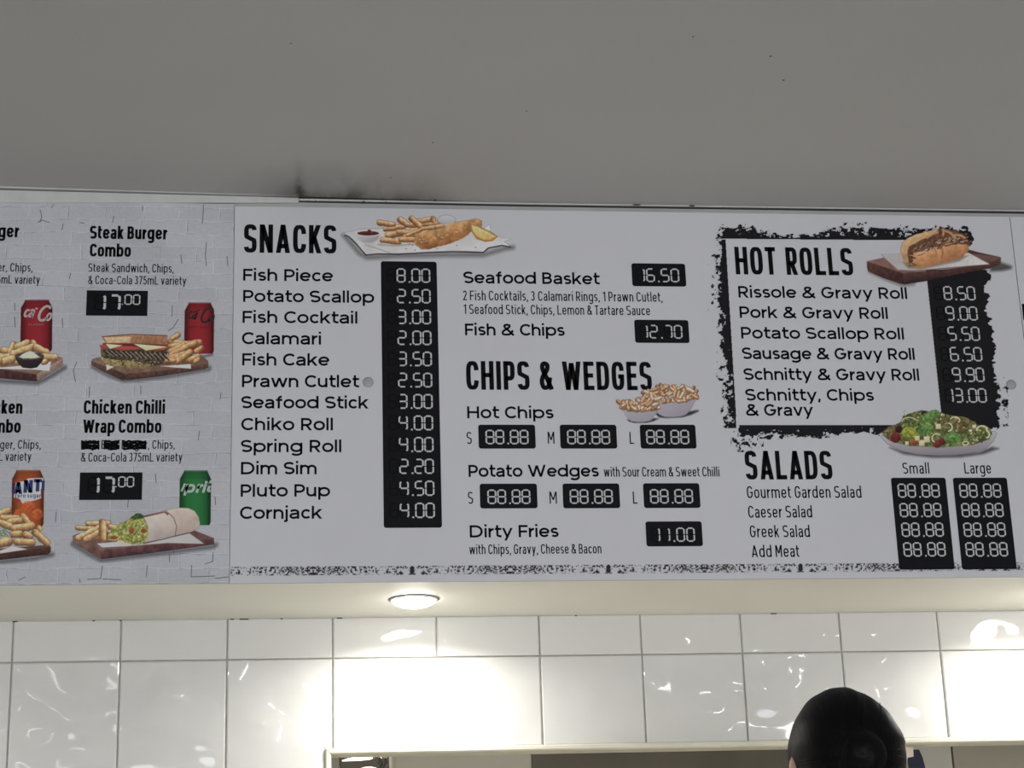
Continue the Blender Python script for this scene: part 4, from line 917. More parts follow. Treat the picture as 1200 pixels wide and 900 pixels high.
def pic_wrap():
    P = Paint(82, 548, 258, 660, 2.2); t = lambda p: T(p, 70, 540, 6)
    P.line(t([(90, 585), (190, 650), (295, 702), (600, 665), (1080, 605), (1100, 590)]), 5, (84, 84, 92), .6, 2.4)
    can(P, 210.8, 247.3, 551.4, 615.5, (40, 120, 62))
    P.poly(t([(92, 528), (130, 512), (600, 500), (940, 488), (1085, 545), (1000, 560), (290, 632)]), (116, 84, 82), (100, 66, 66), 20, .5, tex=.2, ts=5)
    P.poly(t([(92, 528), (200, 578), (292, 632), (296, 692), (250, 670), (92, 575)]), (122, 92, 84), (92, 62, 58), 30, .4, tex=.2, ts=5)
    P.poly(t([(290, 632), (600, 600), (1085, 545), (1086, 588), (600, 655), (296, 692)]), (98, 62, 64), (66, 42, 46), 84, .4, tex=.3, ts=5)
    P.poly(t([(262, 582), (400, 570), (600, 585), (780, 540), (912, 510), (1016, 584), (900, 582), (760, 578), (600, 590), (480, 600), (300, 610)]), (182, 180, 186), (168, 166, 172), 0, .4)
    for q in [(182, 443, 360, 440, 30), (110, 470, 250, 480, 26), (115, 552, 290, 468, 36), (240, 545, 300, 520, 34), (170, 562, 290, 500, 38), (340, 460, 420, 480, 34), (330, 500, 420, 510, 26), (298, 412, 306, 565, 40)]:
        (a, b), (c, d) = t([(q[0], q[1]), (q[2], q[3])]); P.chip(a, b, c, d, q[4]/6, (200, 156, 96), seed=q[0]+1)
    lp = t([(380, 470), (430, 440), (480, 415), (540, 380), (590, 395), (612, 450), (622, 500), (608, 560), (560, 588), (500, 590), (440, 560), (330, 560), (340, 520)])
    P.poly(lp, (140, 140, 72), soft=.5, rough=1.2, tex=.5, ts=2.5)
    leaf(P, lp, 190, [(168, 176, 88), (118, 140, 56), (196, 198, 140), (88, 104, 46), (150, 150, 78), (206, 196, 168)])
    for (x, y, rx, ry) in [(505, 490, 20, 24), (590, 492, 22, 16), (380, 540, 30, 12)]: xx, yy = t([(x, y)])[0]; P.ell(xx, yy, rx/6, ry/6, (150, 82, 52), (120, 58, 40), tex=.2)
    for (x, y) in [(548, 385), (530, 400), (572, 398)]: xx, yy = t([(x, y)])[0]; P.ell(xx, yy, 4, 2.4, (58, 80, 44), rough=1.4, tex=.5, ts=2)
    for (x, y) in [(440, 575), (420, 570), (470, 590)]: xx, yy = t([(x, y)])[0]; P.ell(xx, yy, 3, 1.8, (196, 170, 150), rough=.8)
    P.poly(t([(592, 398), (660, 375), (745, 350), (850, 332), (905, 335), (948, 355), (975, 395), (985, 440), (970, 475), (925, 500), (812, 528), (700, 560), (600, 578), (618, 520), (622, 460)]), (196, 184, 180), (160, 144, 142), 78, .5, tex=.08, ts=8)
    P.poly(t([(745, 350), (800, 400), (822, 460), (812, 527), (925, 500), (985, 450), (975, 395), (948, 355), (905, 335), (850, 332)]), (192, 174, 168), (160, 140, 136), 80, .5, tex=.08, ts=8)
    P.line(t([(745, 350), (800, 400), (822, 460), (812, 527)]), .9, (98, 72, 68), .85, .5)
    P.poly(t([(585, 388), (740, 355), (768, 372), (760, 385), (735, 365), (600, 398)]), (112, 76, 66), soft=.5); P.line(t([(610, 575), (720, 553), (812, 530), (925, 503)]), 1.0, (76, 54, 52), .8)
    P.build('chicken_wrap_picture', combos, (158, 158, 165))
def pic_left():
    P = Paint(-60, 348, 80, 458, 2.0); t = lambda p: T(p, 0, 340, 7.5)
    P.line(t([(0, 800), (330, 818), (460, 750), (570, 680)]), 5, (78, 78, 82), .6, 2.4)
    can(P, 24.6, 61.4, 351.4, 412, (152, 34, 44))
    P.poly(t([(-400, 600), (0, 580), (500, 580), (550, 598), (552, 660), (330, 800), (320, 740), (0, 690), (-400, 690)]), (136, 104, 88), (118, 88, 76), 30, .5, tex=.15, ts=5)
    P.poly(t([(-400, 690), (0, 692), (322, 742), (330, 804), (0, 775), (-400, 760)]), (84, 50, 48), (60, 36, 38), 80, tex=.25, ts=4); P.poly(t([(322, 742), (552, 598), (552, 662), (330, 804)]), (150, 122, 112), (118, 88, 78), 60, tex=.2, ts=4)
    P.poly(t([(-100, 690), (150, 668), (448, 630), (436, 712), (300, 700)]), (186, 182, 184))
    for q in [(-180, 540, 0, 560, 50), (0, 530, 80, 535, 46), (85, 560, 130, 455, 44), (-100, 600, 100, 580, 50), (130, 510, 270, 455, 52), (275, 440, 310, 500, 46), (90, 570, 320, 490, 50), (290, 490, 430, 560, 48), (330, 590, 510, 590, 46), (0, 640, 140, 600, 56), (-100, 640, 20, 620, 50), (360, 640, 420, 620, 40), (200, 640, 130, 640, 36)]:
        (a, b), (c, d) = t([(q[0], q[1]), (q[2], q[3])]); P.chip(a, b, c, d, q[4]/7.5, (200, 154, 92), seed=q[0]+500)
    P.poly(t([(130, 582), (390, 582), (370, 630), (325, 680), (270, 690), (200, 682), (155, 640)]), (56, 44, 50), (34, 26, 30), 80); P.ell(*t([(260, 580)])[0], 17.3, 4.6, (72, 58, 60)); P.poly(t([(165, 588), (200, 560), (260, 535), (300, 548), (352, 590), (300, 602), (210, 602)]), (206, 198, 176), (186, 176, 150), 70, rough=.5)
    P.build('burger_combo_picture', combos, (152, 152, 156))
    P = Paint(-60, 548, 68, 662, 2.0); t = lambda p: T(p, 0, 540, 7.5)
    P.line(t([(0, 890), (300, 862), (460, 825)]), 5, (84, 84, 90), .6, 2.4)
    can(P, 14.2, 51.6, 551, 617, (188, 84, 44))
    P.poly(t([(140, 190), (210, 180), (250, 155), (380, 150), (385, 235), (360, 250), (362, 330), (300, 350), (200, 380), (165, 330), (120, 325)]), (176, 176, 186), soft=.4)
    for (a, b, r) in [(250, 410, 60), (330, 470, 50), (170, 470, 50)]: P.ell(*t([(a, b)])[0], r/7.5, r/8, (196, 92, 46), (160, 66, 36), 60, tex=.25, ts=3, alpha=.85)
    P.line(t([(120, 350), (175, 345), (180, 372)]), 1.6, (150, 40, 40), .8)
    P.poly(t([(-400, 800), (-100, 780), (430, 740), (448, 760), (440, 770), (200, 800), (0, 815)]), (90, 62, 54)); P.poly(t([(-400, 820), (0, 815), (448, 758), (446, 800), (425, 824), (0, 872), (-400, 890)]), (84, 54, 50), (56, 36, 36), 84, tex=.25, ts=4)
    P.poly(t([(0, 790), (110, 750), (245, 778), (100, 800), (0, 815)]), (188, 180, 184))
    for q in [(-80, 500, 100, 430, 50), (0, 500, 190, 510, 50), (180, 470, 270, 570, 46), (60, 540, 200, 520, 46), (-50, 520, 110, 590, 50), (100, 600, 310, 570, 56), (90, 650, 200, 640, 50), (200, 640, 290, 670, 50), (330, 570, 350, 620, 44), (290, 610, 430, 740, 50), (120, 710, 310, 720, 54), (-60, 740, 110, 700, 66)]:
        (a, b), (c, d) = t([(q[0], q[1]), (q[2], q[3])]); P.chip(a, b, c, d, q[4]/7.5, (200, 154, 92), seed=q[0]+900)
    leaf(P, t([(-60, 600), (60, 600), (90, 640), (40, 665), (-60, 660)]), 60, [(120, 150, 80), (150, 176, 110), (92, 120, 60)])
    P.build('chicken_burger_picture', combos, (158, 158, 165))
pic_fish(); pic_roll(); pic_salad(); pic_bowls(); pic_steak(); pic_wrap(); pic_left()

# lettering on the combos board
CT = [('Steak Burger', F_BOLD, 105, 195.8, 279.7, 15, 'heading'), ('Combo', F_BOLD, 105, 153.3, 300.6, 15, 'heading'), ('Steak Sandwich, Chips,', F_THIN, 103.3, 203.7, 318.6, 10),
      ('& Coca-Cola 375mL variety', F_THIN, 103.2, 218.3, 332.9, 9.9), ('Chicken Chilli', F_BOLD, 97.8, 193.3, 484.8, 15.6, 'heading'), ('Wrap Combo', F_BOLD, 97, 189.2, 507.3, 15.6, 'heading'),
      ('Mojo Beef Burger, Chips,', F_THIN, 95.2, 205, 526, 10.2), ('& Coca-Cola 375mL variety', F_THIN, 94.8, 213.7, 541, 10.4),
      ('Burger', F_BOLD, -27, 22, 277.7, 15, 'heading'), ('Beef Burger, Chips,', F_THIN, -48, 38.4, 317.7, 10), ('& Coca-Cola 375mL variety', F_THIN, -68, 46.7, 331.8, 10),
      ('Chicken', F_BOLD, -29, 26, 484.8, 15.6, 'heading'), ('Combo', F_BOLD, -25.5, 24, 507.2, 15.6, 'heading'), ('Beef Burger, Chips,', F_THIN, -40, 48, 526, 10.3), ('& Coca-Cola 375mL variety', F_THIN, -82, 36.7, 540.2, 10.3)]
for q in CT: line(combos, *q[:6], name=q[6] if len(q) > 6 else 'lettering')
# marker scribbled over the first words
sc = Print()
for (a, b) in ((95, 116.5), (121.5, 140), (144, 171.5)):
    for k in range(5):
        y = 517.6+k*2.05; pts = []
        for i in range(9):
            u = i/8; pts.append(pix(a+(b-a)*u, y+random.uniform(-.9, .9)))
        sc.stroke(pts, .0040)
tag(sc.build('marker_scribble', M['ink'], combos, -.00035), 'black marker scribble over printed words')
def combo_price(x0, x1, y0, y1, xr1, yt1, yb1, xr2, yt2, yb2):
    (xa, za), (xb, zb) = pix(x0, y0), pix(x1, y1); pr = Print(); pr.poly([(xa, zb), (xb, zb), (xb, za), (xa, za)])
    pn = pr.build('price_panel', M['panel'], combos, Y_PAN); a, g = Print(), Print()
    X, z = pix(xr1, yb1); H = pix(xr1, yt1)[1]-z; seven(a, '17', X, z, H, H*.83, w=.54, th=.14, gh=g, full='88')
    X, z = pix(xr2, yb2); H = pix(xr2, yt2)[1]-z; seven(a, '00', X, z, H, H*.74, w=.55, th=.12, full='88')
    a.poly([(X-H*1.62, z), (X-H*1.52, z), (X-H*1.52, z+H*.1), (X-H*1.62, z+H*.1)])
    a.build('price_digits', M['digit'], pn, Y_DIG); g.build('unlit_segments', M['ghost'], pn, Y_GH)['kind'] = 'stuff'
combo_price(101.8, 172.6, 340.3, 370.4, 141.3, 345.2, 364.4, 164.4, 345.3, 357.6)
combo_price(93.9, 166.2, 553.8, 585.8, 134.4, 558.6, 579, 157.2, 558.4, 571.2)
# lettering printed on the cans
CM = {'w': mat('can_white', (.60, .52, .52), .4), 'k': mat('can_black', (.035, .008, .010), .4), 'b': mat('can_blue', (.02, .035, .16), .4), 'p': mat('can_pink', (.42, .22, .22), .4), 'g': mat('can_pale', (.55, .62, .56), .4)}
F_SCR = dict(t=.16, n=2.1, cw=.62, lw=.52, xh=.62, ca=38, sp=-.02, ws=.06); F_SCR2 = dict(F_SCR, t=.14)
F_CANB = dict(t=.27, n=2.4, cw=.66, lw=.6, xh=.75, ca=30, sp=.03, ws=.1); F_SPR = dict(t=.24, n=2.6, cw=.6, lw=.60, xh=.86, ca=28, sp=.0, ws=.1)
def on_can(txt, F, xl, xr, yb, cap, mk, shear=0, boost=1): line(combos, txt, F, xl, xr, yb, cap, 'can_lettering', shear, CM[mk], -.0007, boost)
on_can('ca', F_SCR, 26.2, 38.4, 372.4, 17, 'w', .30, .8); on_can('C', F_SCR, 40.6, 54.5, 377.2, 20, 'w', .34, .85); on_can('-', F_SCR, 40.2, 43.2, 369.3, 18, 'w', .1, .6); on_can('o', F_SCR, 52.2, 58.8, 376.6, 17, 'w', .3, .8); on_can('CLASSIC', F_SML, 33, 51.5, 381.3, 2.2, 'p', boost=1.6)
on_can('ca', F_SCR, 218.2, 229.6, 374.4, 17, 'k', .30, .8); on_can('C', F_SCR, 231.4, 245, 379.4, 20.5, 'k', .34, .85); on_can('-', F_SCR, 230.6, 233.4, 371.3, 18, 'k', .1, .6); on_can('o', F_SCR, 243, 249.6, 378.2, 17, 'k', .3, .8); on_can('zero sugar', F_SML, 220.5, 247.5, 384.3, 3.0, 'k', boost=1.5)
on_can('F', F_CANB, 14.2, 16.4, 578, 12, 'b', boost=.7); on_can('A', F_CANB, 16.2, 26, 579, 14, 'b'); on_can('N', F_CANB, 26.8, 38.6, 577.6, 15, 'b'); on_can('T', F_CANB, 39.2, 48.6, 576, 14.6, 'b'); on_can('I', F_CANB, 49.4, 51.2, 575.2, 12, 'b')
on_can('zero sugar', F_BOLD, 17, 48, 583.4, 5, 'b', boost=.8)
on_can('pri', F_SPR, 214.6, 240.5, 577.6, 12, 'g', .28); on_can('l', F_SPR, 211.4, 214.0, 576, 9, 'g', .4); on_can('t', F_SPR, 241, 246.6, 577, 12, 'g', .3)

# cracks and paint runs in the printed brick
ck = Print()
for pts in [[(47, 246), (49, 254), (46.5, 260)], [(44, 261), (50, 258), (58, 261)], [(63, 239), (60, 244)], [(74, 262), (72.5, 270)], [(93, 261), (99, 261.5)], [(133.5, 253), (132, 261)], [(167, 241), (167, 247)], [(238.5, 240), (238, 252), (237, 262)], [(242, 284), (240.6, 298), (242, 312)],
            [(212, 298), (213, 309)], [(202, 358), (201.6, 371)], [(209, 374), (203, 384), (197, 388)], [(17, 355), (17.6, 364)], [(17, 371), (18, 384)], [(73, 373), (73.6, 384)], [(90, 424), (86, 434), (88.5, 448)], [(105, 453), (104.5, 466)], [(83, 320), (81, 327)], [(234, 505), (232, 516)],
            [(120, 663), (118, 678), (102, 679)], [(172.5, 663), (171.5, 676)], [(224.5, 662), (224, 676), (252, 675)], [(120, 678.5), (142, 679.5)], [(93, 678), (94, 683)], [(198.6, 649), (198.4, 659)], [(249.6, 647), (249.2, 658), (240, 661)], [(252, 678), (268, 676)], [(150.5, 584), (149.6, 595)], [(30, 676), (22, 680)], [(252, 582), (252.6, 592)], [(182, 555), (183, 566)], [(66, 600), (65, 612)], [(266, 300), (267, 312)], [(165, 452), (165, 462)], [(259, 460), (258, 468)]]:
    ck.stroke([pix(*p) for p in pts], .0015)
ck.build('brick_cracks', mat('crack_print', (.17, .17, .185), .5), combos, -.0002)['kind'] = 'stuff'

# black corner of artwork on the right-hand board, and two screw caps
a = Print(); a.poly([pix(1197.2, 356), pix(1214, 357), pix(1216, 376), pix(1199.2, 375)]); a.build('printed_frame', M['ink'], side, Y_INK)
for (px, py, lb) in ((431.5, 448, 'grey screw cap on the white board beside the list'), (1185, 450.8, 'round grey screw cap on the white board near the right edge')):
    x, z = pix(px, py); g = MB().lathe([(.0098, 0), (.0098, .0012), (.0082, .0026), (.003, .0032), (.0, .0032)], 28, rot=Matrix.Rotation(math.radians(90), 4, 'X')).build('screw_cap', M['cap'], smooth=True)
    g.location = (x, -.0001, z); tag(g, lb, 'screw cap', 'screw caps holding the menu board')
# ---------------------------------------------------------------- downlights in the soffit
def downlight(x, y, label, grp='downlights in the soffit'):
    t = empty('downlight', (x, y, Z0)); tag(t, label, 'light', grp)
    MB().lathe([(.0475, .0005), (.0475, -.0012), (.0445, -.0012), (.0445, .0005)], 48).build('cutout_gap', M['dark'], t)
    MB().lathe([(.0442, .0), (.0442, -.002), (.042, -.0035), (.0405, -.0035), (.0405, .0)], 48).build('trim_ring', M['trimw'], t, True)
    MB().lathe([(.0403, -.002), (.038, -.0075), (.028, -.0125), (.018, -.0150), (.008, -.0160), (.0, -.0162)], 48).build('lens', M['lens'], t, True)
    l = bpy.data.lights.new('downlight_lamp', 'AREA'); l.shape = 'DISK'; l.size = .075; l.spread = math.radians(158); l.energy = 2.75; l.color = (1.0, .975, .91)
    o = bpy.data.objects.new('downlight_lamp', l); COL.objects.link(o); o.parent = t; o.location = (0, 0, -.0185)
downlight(.3316, .155, 'round glowing downlight in the soffit under the snacks menu')
downlight(1.56, .155, 'round downlight in the soffit beyond the right edge of view')
downlight(-.90, .155, 'round downlight in the soffit under the burger combos board')
# ceiling lamps of the shop, seen only as reflections in the tiles
for (x, y, lb) in ((.33, -5.1, 'round ceiling lamp nearest the middle of the shop'), (2.45, -5.3, 'round ceiling lamp towards the right shop wall'), (-1.15, -5.1, 'round ceiling lamp towards the left shop wall'), (3.9, -5.2, 'round ceiling lamp beside the right shop wall')):
    t = empty('ceiling_lamp', (x, y, CZ)); tag(t, lb, 'lamp', 'round ceiling lamps of the shop')
    MB().lathe([(.17, .03), (.17, -.03), (.15, -.04), (.145, -.04), (.145, .03)], 40).build('lamp_rim', M['trimw'], t, True)
    MB().lathe([(.145, -.03), (.12, -.045), (.0, -.05)], 40).build('lamp_shade', M['panel_glow_dim'] if x < 0 else M['panel_glow'], t, True)

# mould along the joint of the ceiling
def mould():
    P = Paint(230, 180, 560, 237, 1.5); X, Y = P.X, P.Y
    n = fbm(X, Y*.7, 26, 41, 4, .6); n2 = fbm(X, Y, 5, 43, 3)
    yl = np.interp(X, [230, 350, 520, 560], [226.5, 231.5, 236.5, 237]); d = yl-Y
    m = np.exp(-d/13)*np.clip((n-.34)*2.6, 0, 1)*np.exp(-((X-420)/75)**2)*.9
    m += .8*np.exp(-((X-352+d*.05)/5)**2)*np.exp(-d/19)*np.clip(n2*1.6-.2, 0, 1)
    m += .45*np.exp(-d/5)*np.exp(-((X-390)/50)**2)*n2*1.6
    m += .12*np.exp(-d/20)*np.exp(-((X-380)/110)**2)
    m = m*(d > 0)*np.clip((X-232)/30, 0, 1)*np.clip((555-X)/40, 0, 1)*np.clip((Y-181)/12, 0, 1)
    P.over(np.clip(m, 0, .85), np.array([40., 38, 36])); P.build('mould_stain', ceil, (120, 117, 113), .56, ceil_z=Z0+.7272)
mould()
sp = MB()
for (px, py) in ((903, 66), (918, 94), (341, 51), (812, 43), (458, 208), (617, 130), (507, 167)):
    x, y = pixz_np(px, py, CZ); sp.lathe([(.0016 if px < 900 else .0024, 0), (.001, -.0006), (0, -.0008)], 10, loc=(float(x), float(y), CZ))
q = sp.build('fly_specks', M['dark'], ceil); q['kind'] = 'stuff'
ms = Print(); random.seed(5)
for (px, py, w, h) in ((426, 239.5, 2.6, 4), (510, 237, 3.2, 2.5), (452, 239, 1.4, 2), (470, 236, 2, 1.5), (370, 238, 1.4, 2), (897, 247, 1, 4), (810, 243.5, 9, 1.8), (745, 242.5, 12, 1.4)):
    x, z = pix(px, py); k = 1/620; pts = [(x+w*k*.5*math.cos(a)*random.uniform(.6, 1.2), z+h*k*.5*math.sin(a)*random.uniform(.6, 1.2)) for a in [i*math.pi/5 for i in range(10)]]
    ms.poly(pts)
ms.build('mould_spots', M['dark'], bk, -.0101)
# dirt in the corner between soffit and tiles
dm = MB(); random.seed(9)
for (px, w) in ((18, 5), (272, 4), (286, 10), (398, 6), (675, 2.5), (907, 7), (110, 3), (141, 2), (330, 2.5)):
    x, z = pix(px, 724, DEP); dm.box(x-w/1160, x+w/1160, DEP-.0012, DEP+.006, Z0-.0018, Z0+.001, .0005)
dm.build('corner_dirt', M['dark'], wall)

# ---------------------------------------------------------------- kitchen seen through the hatch
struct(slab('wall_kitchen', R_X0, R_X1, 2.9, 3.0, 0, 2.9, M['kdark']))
struct(slab('ceiling_kitchen', R_X0, R_X1, DEP+.08, 2.9, 2.72, 2.8, M['kwall']))
Yk = 1.5
def kb(px0, px1, py, y): x0, z = pix(px0, py, y); x1, _ = pix(px1, py, y); return x0, x1, z
# tall steel cool-room side (pale panel right of the lamp) with a rounded hood running on to the right
t = empty('range_hood', (0.9, Yk, 1.6)); tag(t, 'wide brushed steel range hood in the kitchen behind the hatch', 'range hood')
x0, x1, z = kb(459, 925, 890, Yk)
hood = MB().box(x0-.9, x1-.9, 0, .9, .02, .75, .012, 2).build('canopy', M['kwall'], t)
MB().box(x0-.9, x1-.9, -.004, .02, -.03, .02, .003).build('lip', M['steel'], t)
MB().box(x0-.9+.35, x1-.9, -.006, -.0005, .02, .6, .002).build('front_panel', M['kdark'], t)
# cupboard pair at the right
t = empty('kitchen_cupboard', (1.6, 1.2, 1.35)); tag(t, 'grey wall cupboard with two doors at the right inside the hatch', 'cupboard')
xa, xb, z = kb(1066, 1117, 890, 1.2); xc = kb(1117, 1330, 890, 1.2)[1]
MB().box(xa-1.6, xc-1.6, .02, .4, 0, .8).build('body', M['kwall'], t)
MB().box(xa-1.6, xb-1.6-.002, 0, .02, 0, .8, .002).build('door', M['kwall'], t)
MB().box(xb-1.6+.002, xc-1.6, 0, .02, 0, .8, .002).build('door', mat('cupboard_taupe', (.34, .31, .26), .5), t)
# lamp bracket and glowing tube just inside the opening
Yt = .62
t = empty('tube_lamp', (.25, Yt, 1.7)); tag(t, 'short glowing lamp tube on a dark bracket inside the hatch corner', 'lamp')
def pt(px, py, y=Yt): x, z = pix(px, py, y); return Vector((x-.25, y-Yt, z-1.7))
MB().tube([pt(401, 891.5), pt(407, 890.5), pt(420, 889), pt(432, 887.5), pt(436, 887)], [.001, .0025, .0042, .0050, .0042], 16).build('tube', M['tube'], t, True)
MB().tube([pt(436, 887), pt(439, 886.7)], [.005, .0045], 16).build('tube_cap', M['steel'], t, True)
MB().tube([pt(380, 884, .66), pt(462, 880, .66)], .006, 10).build('rail', M['kdark'], t, True)
MB().tube([pt(445, 886, .63), pt(446, 893), pt(443, 903), pt(446, 915)], .0042, 10).build('bracket', M['dark'], t, True)
MB().tube([pt(452, 884, .63), pt(452, 893), pt(447, 900), pt(441, 907)], .0035, 10).build('bracket_arm', M['dark'], t, True)
MB().ball(tuple(pt(451, 887.5, .62)), (.004, .004, .003), 14, 10).build('screw_head', M['steel'], t, True)
g = MB().lathe([(.044, -.01), (.048, 0), (.044, .02), (.0, .024)], 36, rot=Matrix.Rotation(math.radians(90), 4, 'X')).build('round_gauge', M['dark'], smooth=True)
x, z = pix(432, 926, .70); g.location = (x, .70, z); tag(g, 'round dark disc under the lamp tube inside the hatch', 'gauge')
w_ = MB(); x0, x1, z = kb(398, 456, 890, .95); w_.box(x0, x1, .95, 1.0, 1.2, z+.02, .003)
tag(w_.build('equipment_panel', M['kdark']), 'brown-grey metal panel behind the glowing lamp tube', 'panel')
# blue cloth hanging with a pale card, just right of the head
t = empty('hanging_apron', (1.1, .50, 1.7)); tag(t, 'dark blue apron hanging inside the hatch right of the head', 'apron')
def q3(px, py, y=.5): x, z = pix(px, py, y); return (x-1.1, y-.5, z-1.7)
pts = [(1070.5, 878.5), (1077, 878.2), (1081, 887), (1086, 905), (1094, 960), (1099, 1030), (1058, 1030), (1059, 960), (1062, 905), (1064, 888)]
v = [q3(a, b) for a, b in pts]; n = len(v); v += [(a, b+.012, c) for a, b, c in v]
mesh('cloth', v, [tuple(range(n))]+[tuple(reversed(range(n, 2*n)))]+[(i, n+i, n+(i+1) % n, (i+1) % n) for i in range(n)], M['blue'], t)
pts = [(1060, 873.5), (1070, 872.6), (1070.6, 886.6), (1061, 888)]; v = [q3(a, b, .49) for a, b in pts]; v += [(a, b+.006, c) for a, b, c in v]
mesh('card', v, [(0, 1, 2, 3), (7, 6, 5, 4), (0, 4, 5, 1), (1, 5, 6, 2), (2, 6, 7, 3), (3, 7, 4, 0)], M['pale'], t)['label'] = 'pale pinkish card pinned to the apron'

# ---------------------------------------------------------------- person seen from behind
HCX, HCY = .949, -.45
hx, hz_top = HCX, pix(985, 806.5, HCY)[1]
P0 = empty('person', (HCX, HCY, 0)); tag(P0, 'person with black hair in a bun, seen from behind below the salads menu', 'person')
HZ = hz_top-.118-.006            # head centre height
def skin_mesh(name, joints, edges, m, sub=2, root=0, parent=P0):
    me = bpy.data.meshes.new(name); me.from_pydata([j[:3] for j in joints], edges, []); o = link(name, me, parent); me.materials.append(m)
    md = o.modifiers.new('skin', 'SKIN'); md.use_smooth_shade = True
    for i, j in enumerate(joints):
        s = me.skin_vertices[0].data[i]; s.radius = (j[3], j[4] if len(j) > 4 else j[3]); s.use_root = (i == root)
    ss = o.modifiers.new('sub', 'SUBSURF'); ss.levels = sub; ss.render_levels = sub
    return o
nz = HZ-.14                      # top of the neck
J = [(0, 0, .93, .125, .09), (0, 0, 1.08, .105, .08), (0, .005, 1.24, .125, .09), (0, 0, 1.40, .12, .075), (0, .0, nz-.06, .05), (0, .012, nz+.03, .047),
     (-.17, -.005, 1.41, .048), (-.215, 0, 1.12, .036), (-.225, .08, .90, .026), (.17, -.005, 1.41, .048), (.215, 0, 1.12, .036), (.225, .08, .90, .026),
     (-.09, 0, .84, .085), (-.10, .01, .48, .055), (-.10, -.02, .10, .038), (-.10, .10, .04, .035), (.09, 0, .84, .085), (.10, .01, .48, .055), (.10, -.02, .10, .038), (.10, .10, .04, .035)]
E_ = [(0, 1), (1, 2), (2, 3), (3, 4), (4, 5), (3, 6), (6, 7), (7, 8), (3, 9), (9, 10), (10, 11), (0, 12), (12, 13), (13, 14), (14, 15), (0, 16), (16, 17), (17, 18), (18, 19)]
body = skin_mesh('body', J, E_, M['skin'])
JS = [(0, 0, .90, .142, .105), (0, 0, 1.08, .122, .095), (0, .005, 1.24, .14, .105), (0, 0, 1.40, .135, .088), (0, .0, nz-.075, .062), (-.175, -.005, 1.41, .062), (-.212, 0, 1.17, .055), (.175, -.005, 1.41, .062), (.212, 0, 1.17, .055)]
skin_mesh('shirt', JS, [(0, 1), (1, 2), (2, 3), (3, 4), (3, 5), (5, 6), (3, 7), (7, 8)], M['shirt'])
JT = [(0, 0, .95, .135, .10), (-.09, 0, .84, .10), (-.10, .01, .48, .072), (-.10, -.02, .10, .062), (.09, 0, .84, .10), (.10, .01, .48, .072), (.10, -.02, .10, .062)]
skin_mesh('trousers', JT, [(0, 1), (1, 2), (2, 3), (0, 4), (4, 5), (5, 6)], M['trouser'])
for s in (-1, 1):
    sh = MB().ball((s*.10, .05, .042), (.047, .135, .042), 20, 12, fn=lambda u, p: Vector((p.x, p.y, max(p.z*(1.25 if u.y < 0 else .8), -.040)))).build('shoe', M['dark'], P0, True)
    # hand: palm and five fingers, lightly curled
    b = Vector((s*.225, .085, .89)); HJ = [(b.x, b.y, b.z, .026, .018), (b.x, b.y+.03, b.z-.055, .036, .014), (b.x, b.y+.045, b.z-.085, .034, .012)]; HE = [(0, 1), (1, 2)]
    skin_mesh('hand', HJ, HE, M['skin'])
    for k, (dx, L) in enumerate(((-.027, .060), (-.009, .072), (.009, .068), (.026, .052))):
        c = b+Vector((dx, .048, -.085)); skin_mesh('finger', [(c.x, c.y-.01, c.z+.02, .0085), (c.x, c.y+.004, c.z-.005, .0085), (c.x+dx*.15, c.y+.014, c.z-L*.5, .0078), (c.x+dx*.2, c.y+.010, c.z-L, .0065)], [(0, 1), (1, 2), (2, 3)], M['skin'])
    skin_mesh('thumb', [(b.x-s*.018, b.y+.012, b.z-.025, .011), (b.x-s*.042, b.y+.034, b.z-.055, .0095), (b.x-s*.046, b.y+.05, b.z-.085, .0075)], [(0, 1), (1, 2)], M['skin'])
# head (faces away from the camera, +y)
def headfn(u, p):
    q = p.copy()
    if u.z < -.2: q.x *= 1+.35*(u.z+.2); q.y = q.y*(1+.12*(u.z+.2))+(.012 if u.y > 0 else 0)
    if u.y > .5: q.y -= .006*(1-abs(u.x))
    if u.y > .7 and abs(u.x) < .16 and -.45 < u.z < .12: q.y += .022*(1-abs(u.x)/.16)*(1-abs(u.z+.25)/.4)
    if u.y > .6 and .02 < u.z < .2 and .2 < abs(u.x) < .55: q.y -= .006
    return q
MB().ball((0, 0, HZ), (.074, .094, .115), 48, 36, fn=headfn).build('head', M['skin'], P0, True)
for s in (-1, 1):
    MB().ball((s*.030, .076, HZ+.012), (.0125, .0125, .0105), 16, 12).build('eye', mat('eye_white', (.75, .73, .70), .2), P0, True)
    MB().ball((s*.030, .0865, HZ+.012), (.0052, .0030, .0052), 12, 8).build('iris', M['dark'], P0, True)
    MB().tube([(s*.014, .090, HZ+.034), (s*.030, .091, HZ+.038), (s*.046, .080, HZ+.033)], [.002, .003, .0018], 8).build('eyebrow', M['hair'], P0, True)
    ear = MB().ball((s*.0785, -.004, HZ-.008), (.009, .018, .031), 20, 16, fn=lambda u, p: Vector((p.x+(.006 if u.y < -.2 else 0)*s, p.y, p.z))).build('ear', M['skin'], P0, True)
MB().tube([(-.022, .086, HZ-.052), (-.008, .094, HZ-.049), (0, .0945, HZ-.051), (.008, .094, HZ-.049), (.022, .086, HZ-.052)], [.002, .004, .0042, .004, .002], 8).build('mouth', mat('lips', (.45, .17, .15), .5), P0, True)
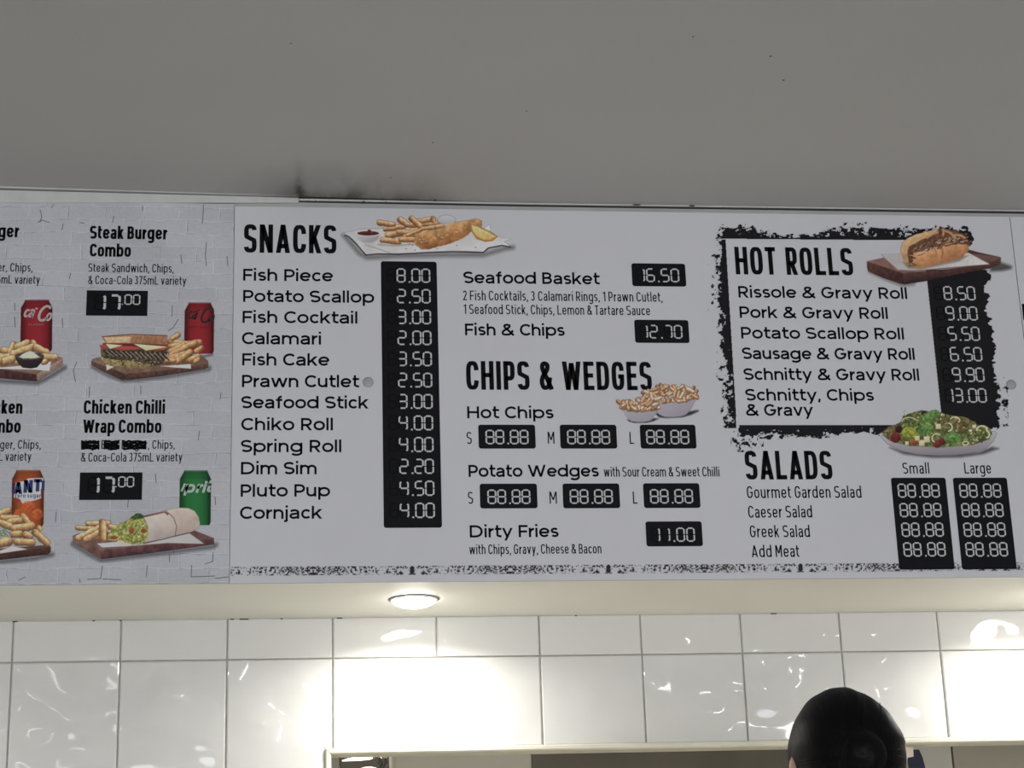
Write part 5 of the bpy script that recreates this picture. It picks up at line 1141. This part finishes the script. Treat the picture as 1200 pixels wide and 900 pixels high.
# hair: a cap swept back in strands to the bun
BUN = Vector((-.003, -.095, HZ+.012))
def hairfn(u, p):
    q = p.copy(); d = u-Vector((0, -.95, .1)); ang = math.atan2(d.z, d.x)
    amp = .0004*math.sin(ang*9)+.0003*math.sin(ang*17+1.3)
    q *= 1+amp/.09
    if u.x > .25 and u.z > .3: q.x += .002
    if u.z < -.2: q.x *= 1+.20*(u.z+.2); 
    q.x *= 1+.07*max(0, math.sin(max(0, u.z)*math.pi)); q.z -= .010*u.x*max(0, u.z)
    if u.y > .35:                       # hairline over the forehead
        if u.z < .62: q.y = min(q.y, .02+.03*max(0, u.z)); 
    return q
MB().ball((0, -.004, HZ), (.0855, .106, .1235), 120, 60, fn=hairfn).build('hair', M['hair'], P0, True)
bn = MB(); 
def bunfn(u, p):
    a = math.atan2(u.z, u.x); r = math.hypot(u.x, u.z)
    return p*(1+.018*math.sin(a*3+r*9)+.006*math.sin(a*14+r*20))
bn.ball(BUN, (.036, .030, .037), 72, 40, fn=bunfn); bn.build('hair_bun', M['hair'], P0, True)['label'] = 'round coiled bun of black hair'
st = MB(); random.seed(3)
for k in range(30):
    a = random.uniform(0, 2*math.pi); c = [];
    for i in range(7):
        t_ = i/6; r = .040+(.100-.040)*t_
        dx = math.cos(a+.22*math.sin(a*3)*t_); dz = math.sin(a+.22*math.sin(a*3)*t_)
        X_ = BUN.x+dx*r*.88; Zq = (BUN.z-HZ)+dz*r
        k2 = 1-(X_/.0868)**2-(Zq/.125)**2
        if k2 <= .002: break
        c.append((X_, -.004-.1075*math.sqrt(k2), HZ+Zq))
    if len(c) > 2: st.tube(c, random.uniform(.0004, .0007), 5)
st.build('hair_strands', M['hair'], P0, True)['kind'] = 'stuff'
wi = MB()
for (x, z, dx) in ((-.086, -.04, -.006), (-.087, -.06, -.004), (.086, -.03, .003)):
    wi.tube([(x*.97, -.01, HZ+z+.05), (x+dx*.4, -.01, HZ+z), (x+dx, -.012, HZ+z-.05)], .0005, 5)
wi.build('loose_hairs', M['hair'], P0, True)['kind'] = 'stuff'
bpy.context.view_layer.update()
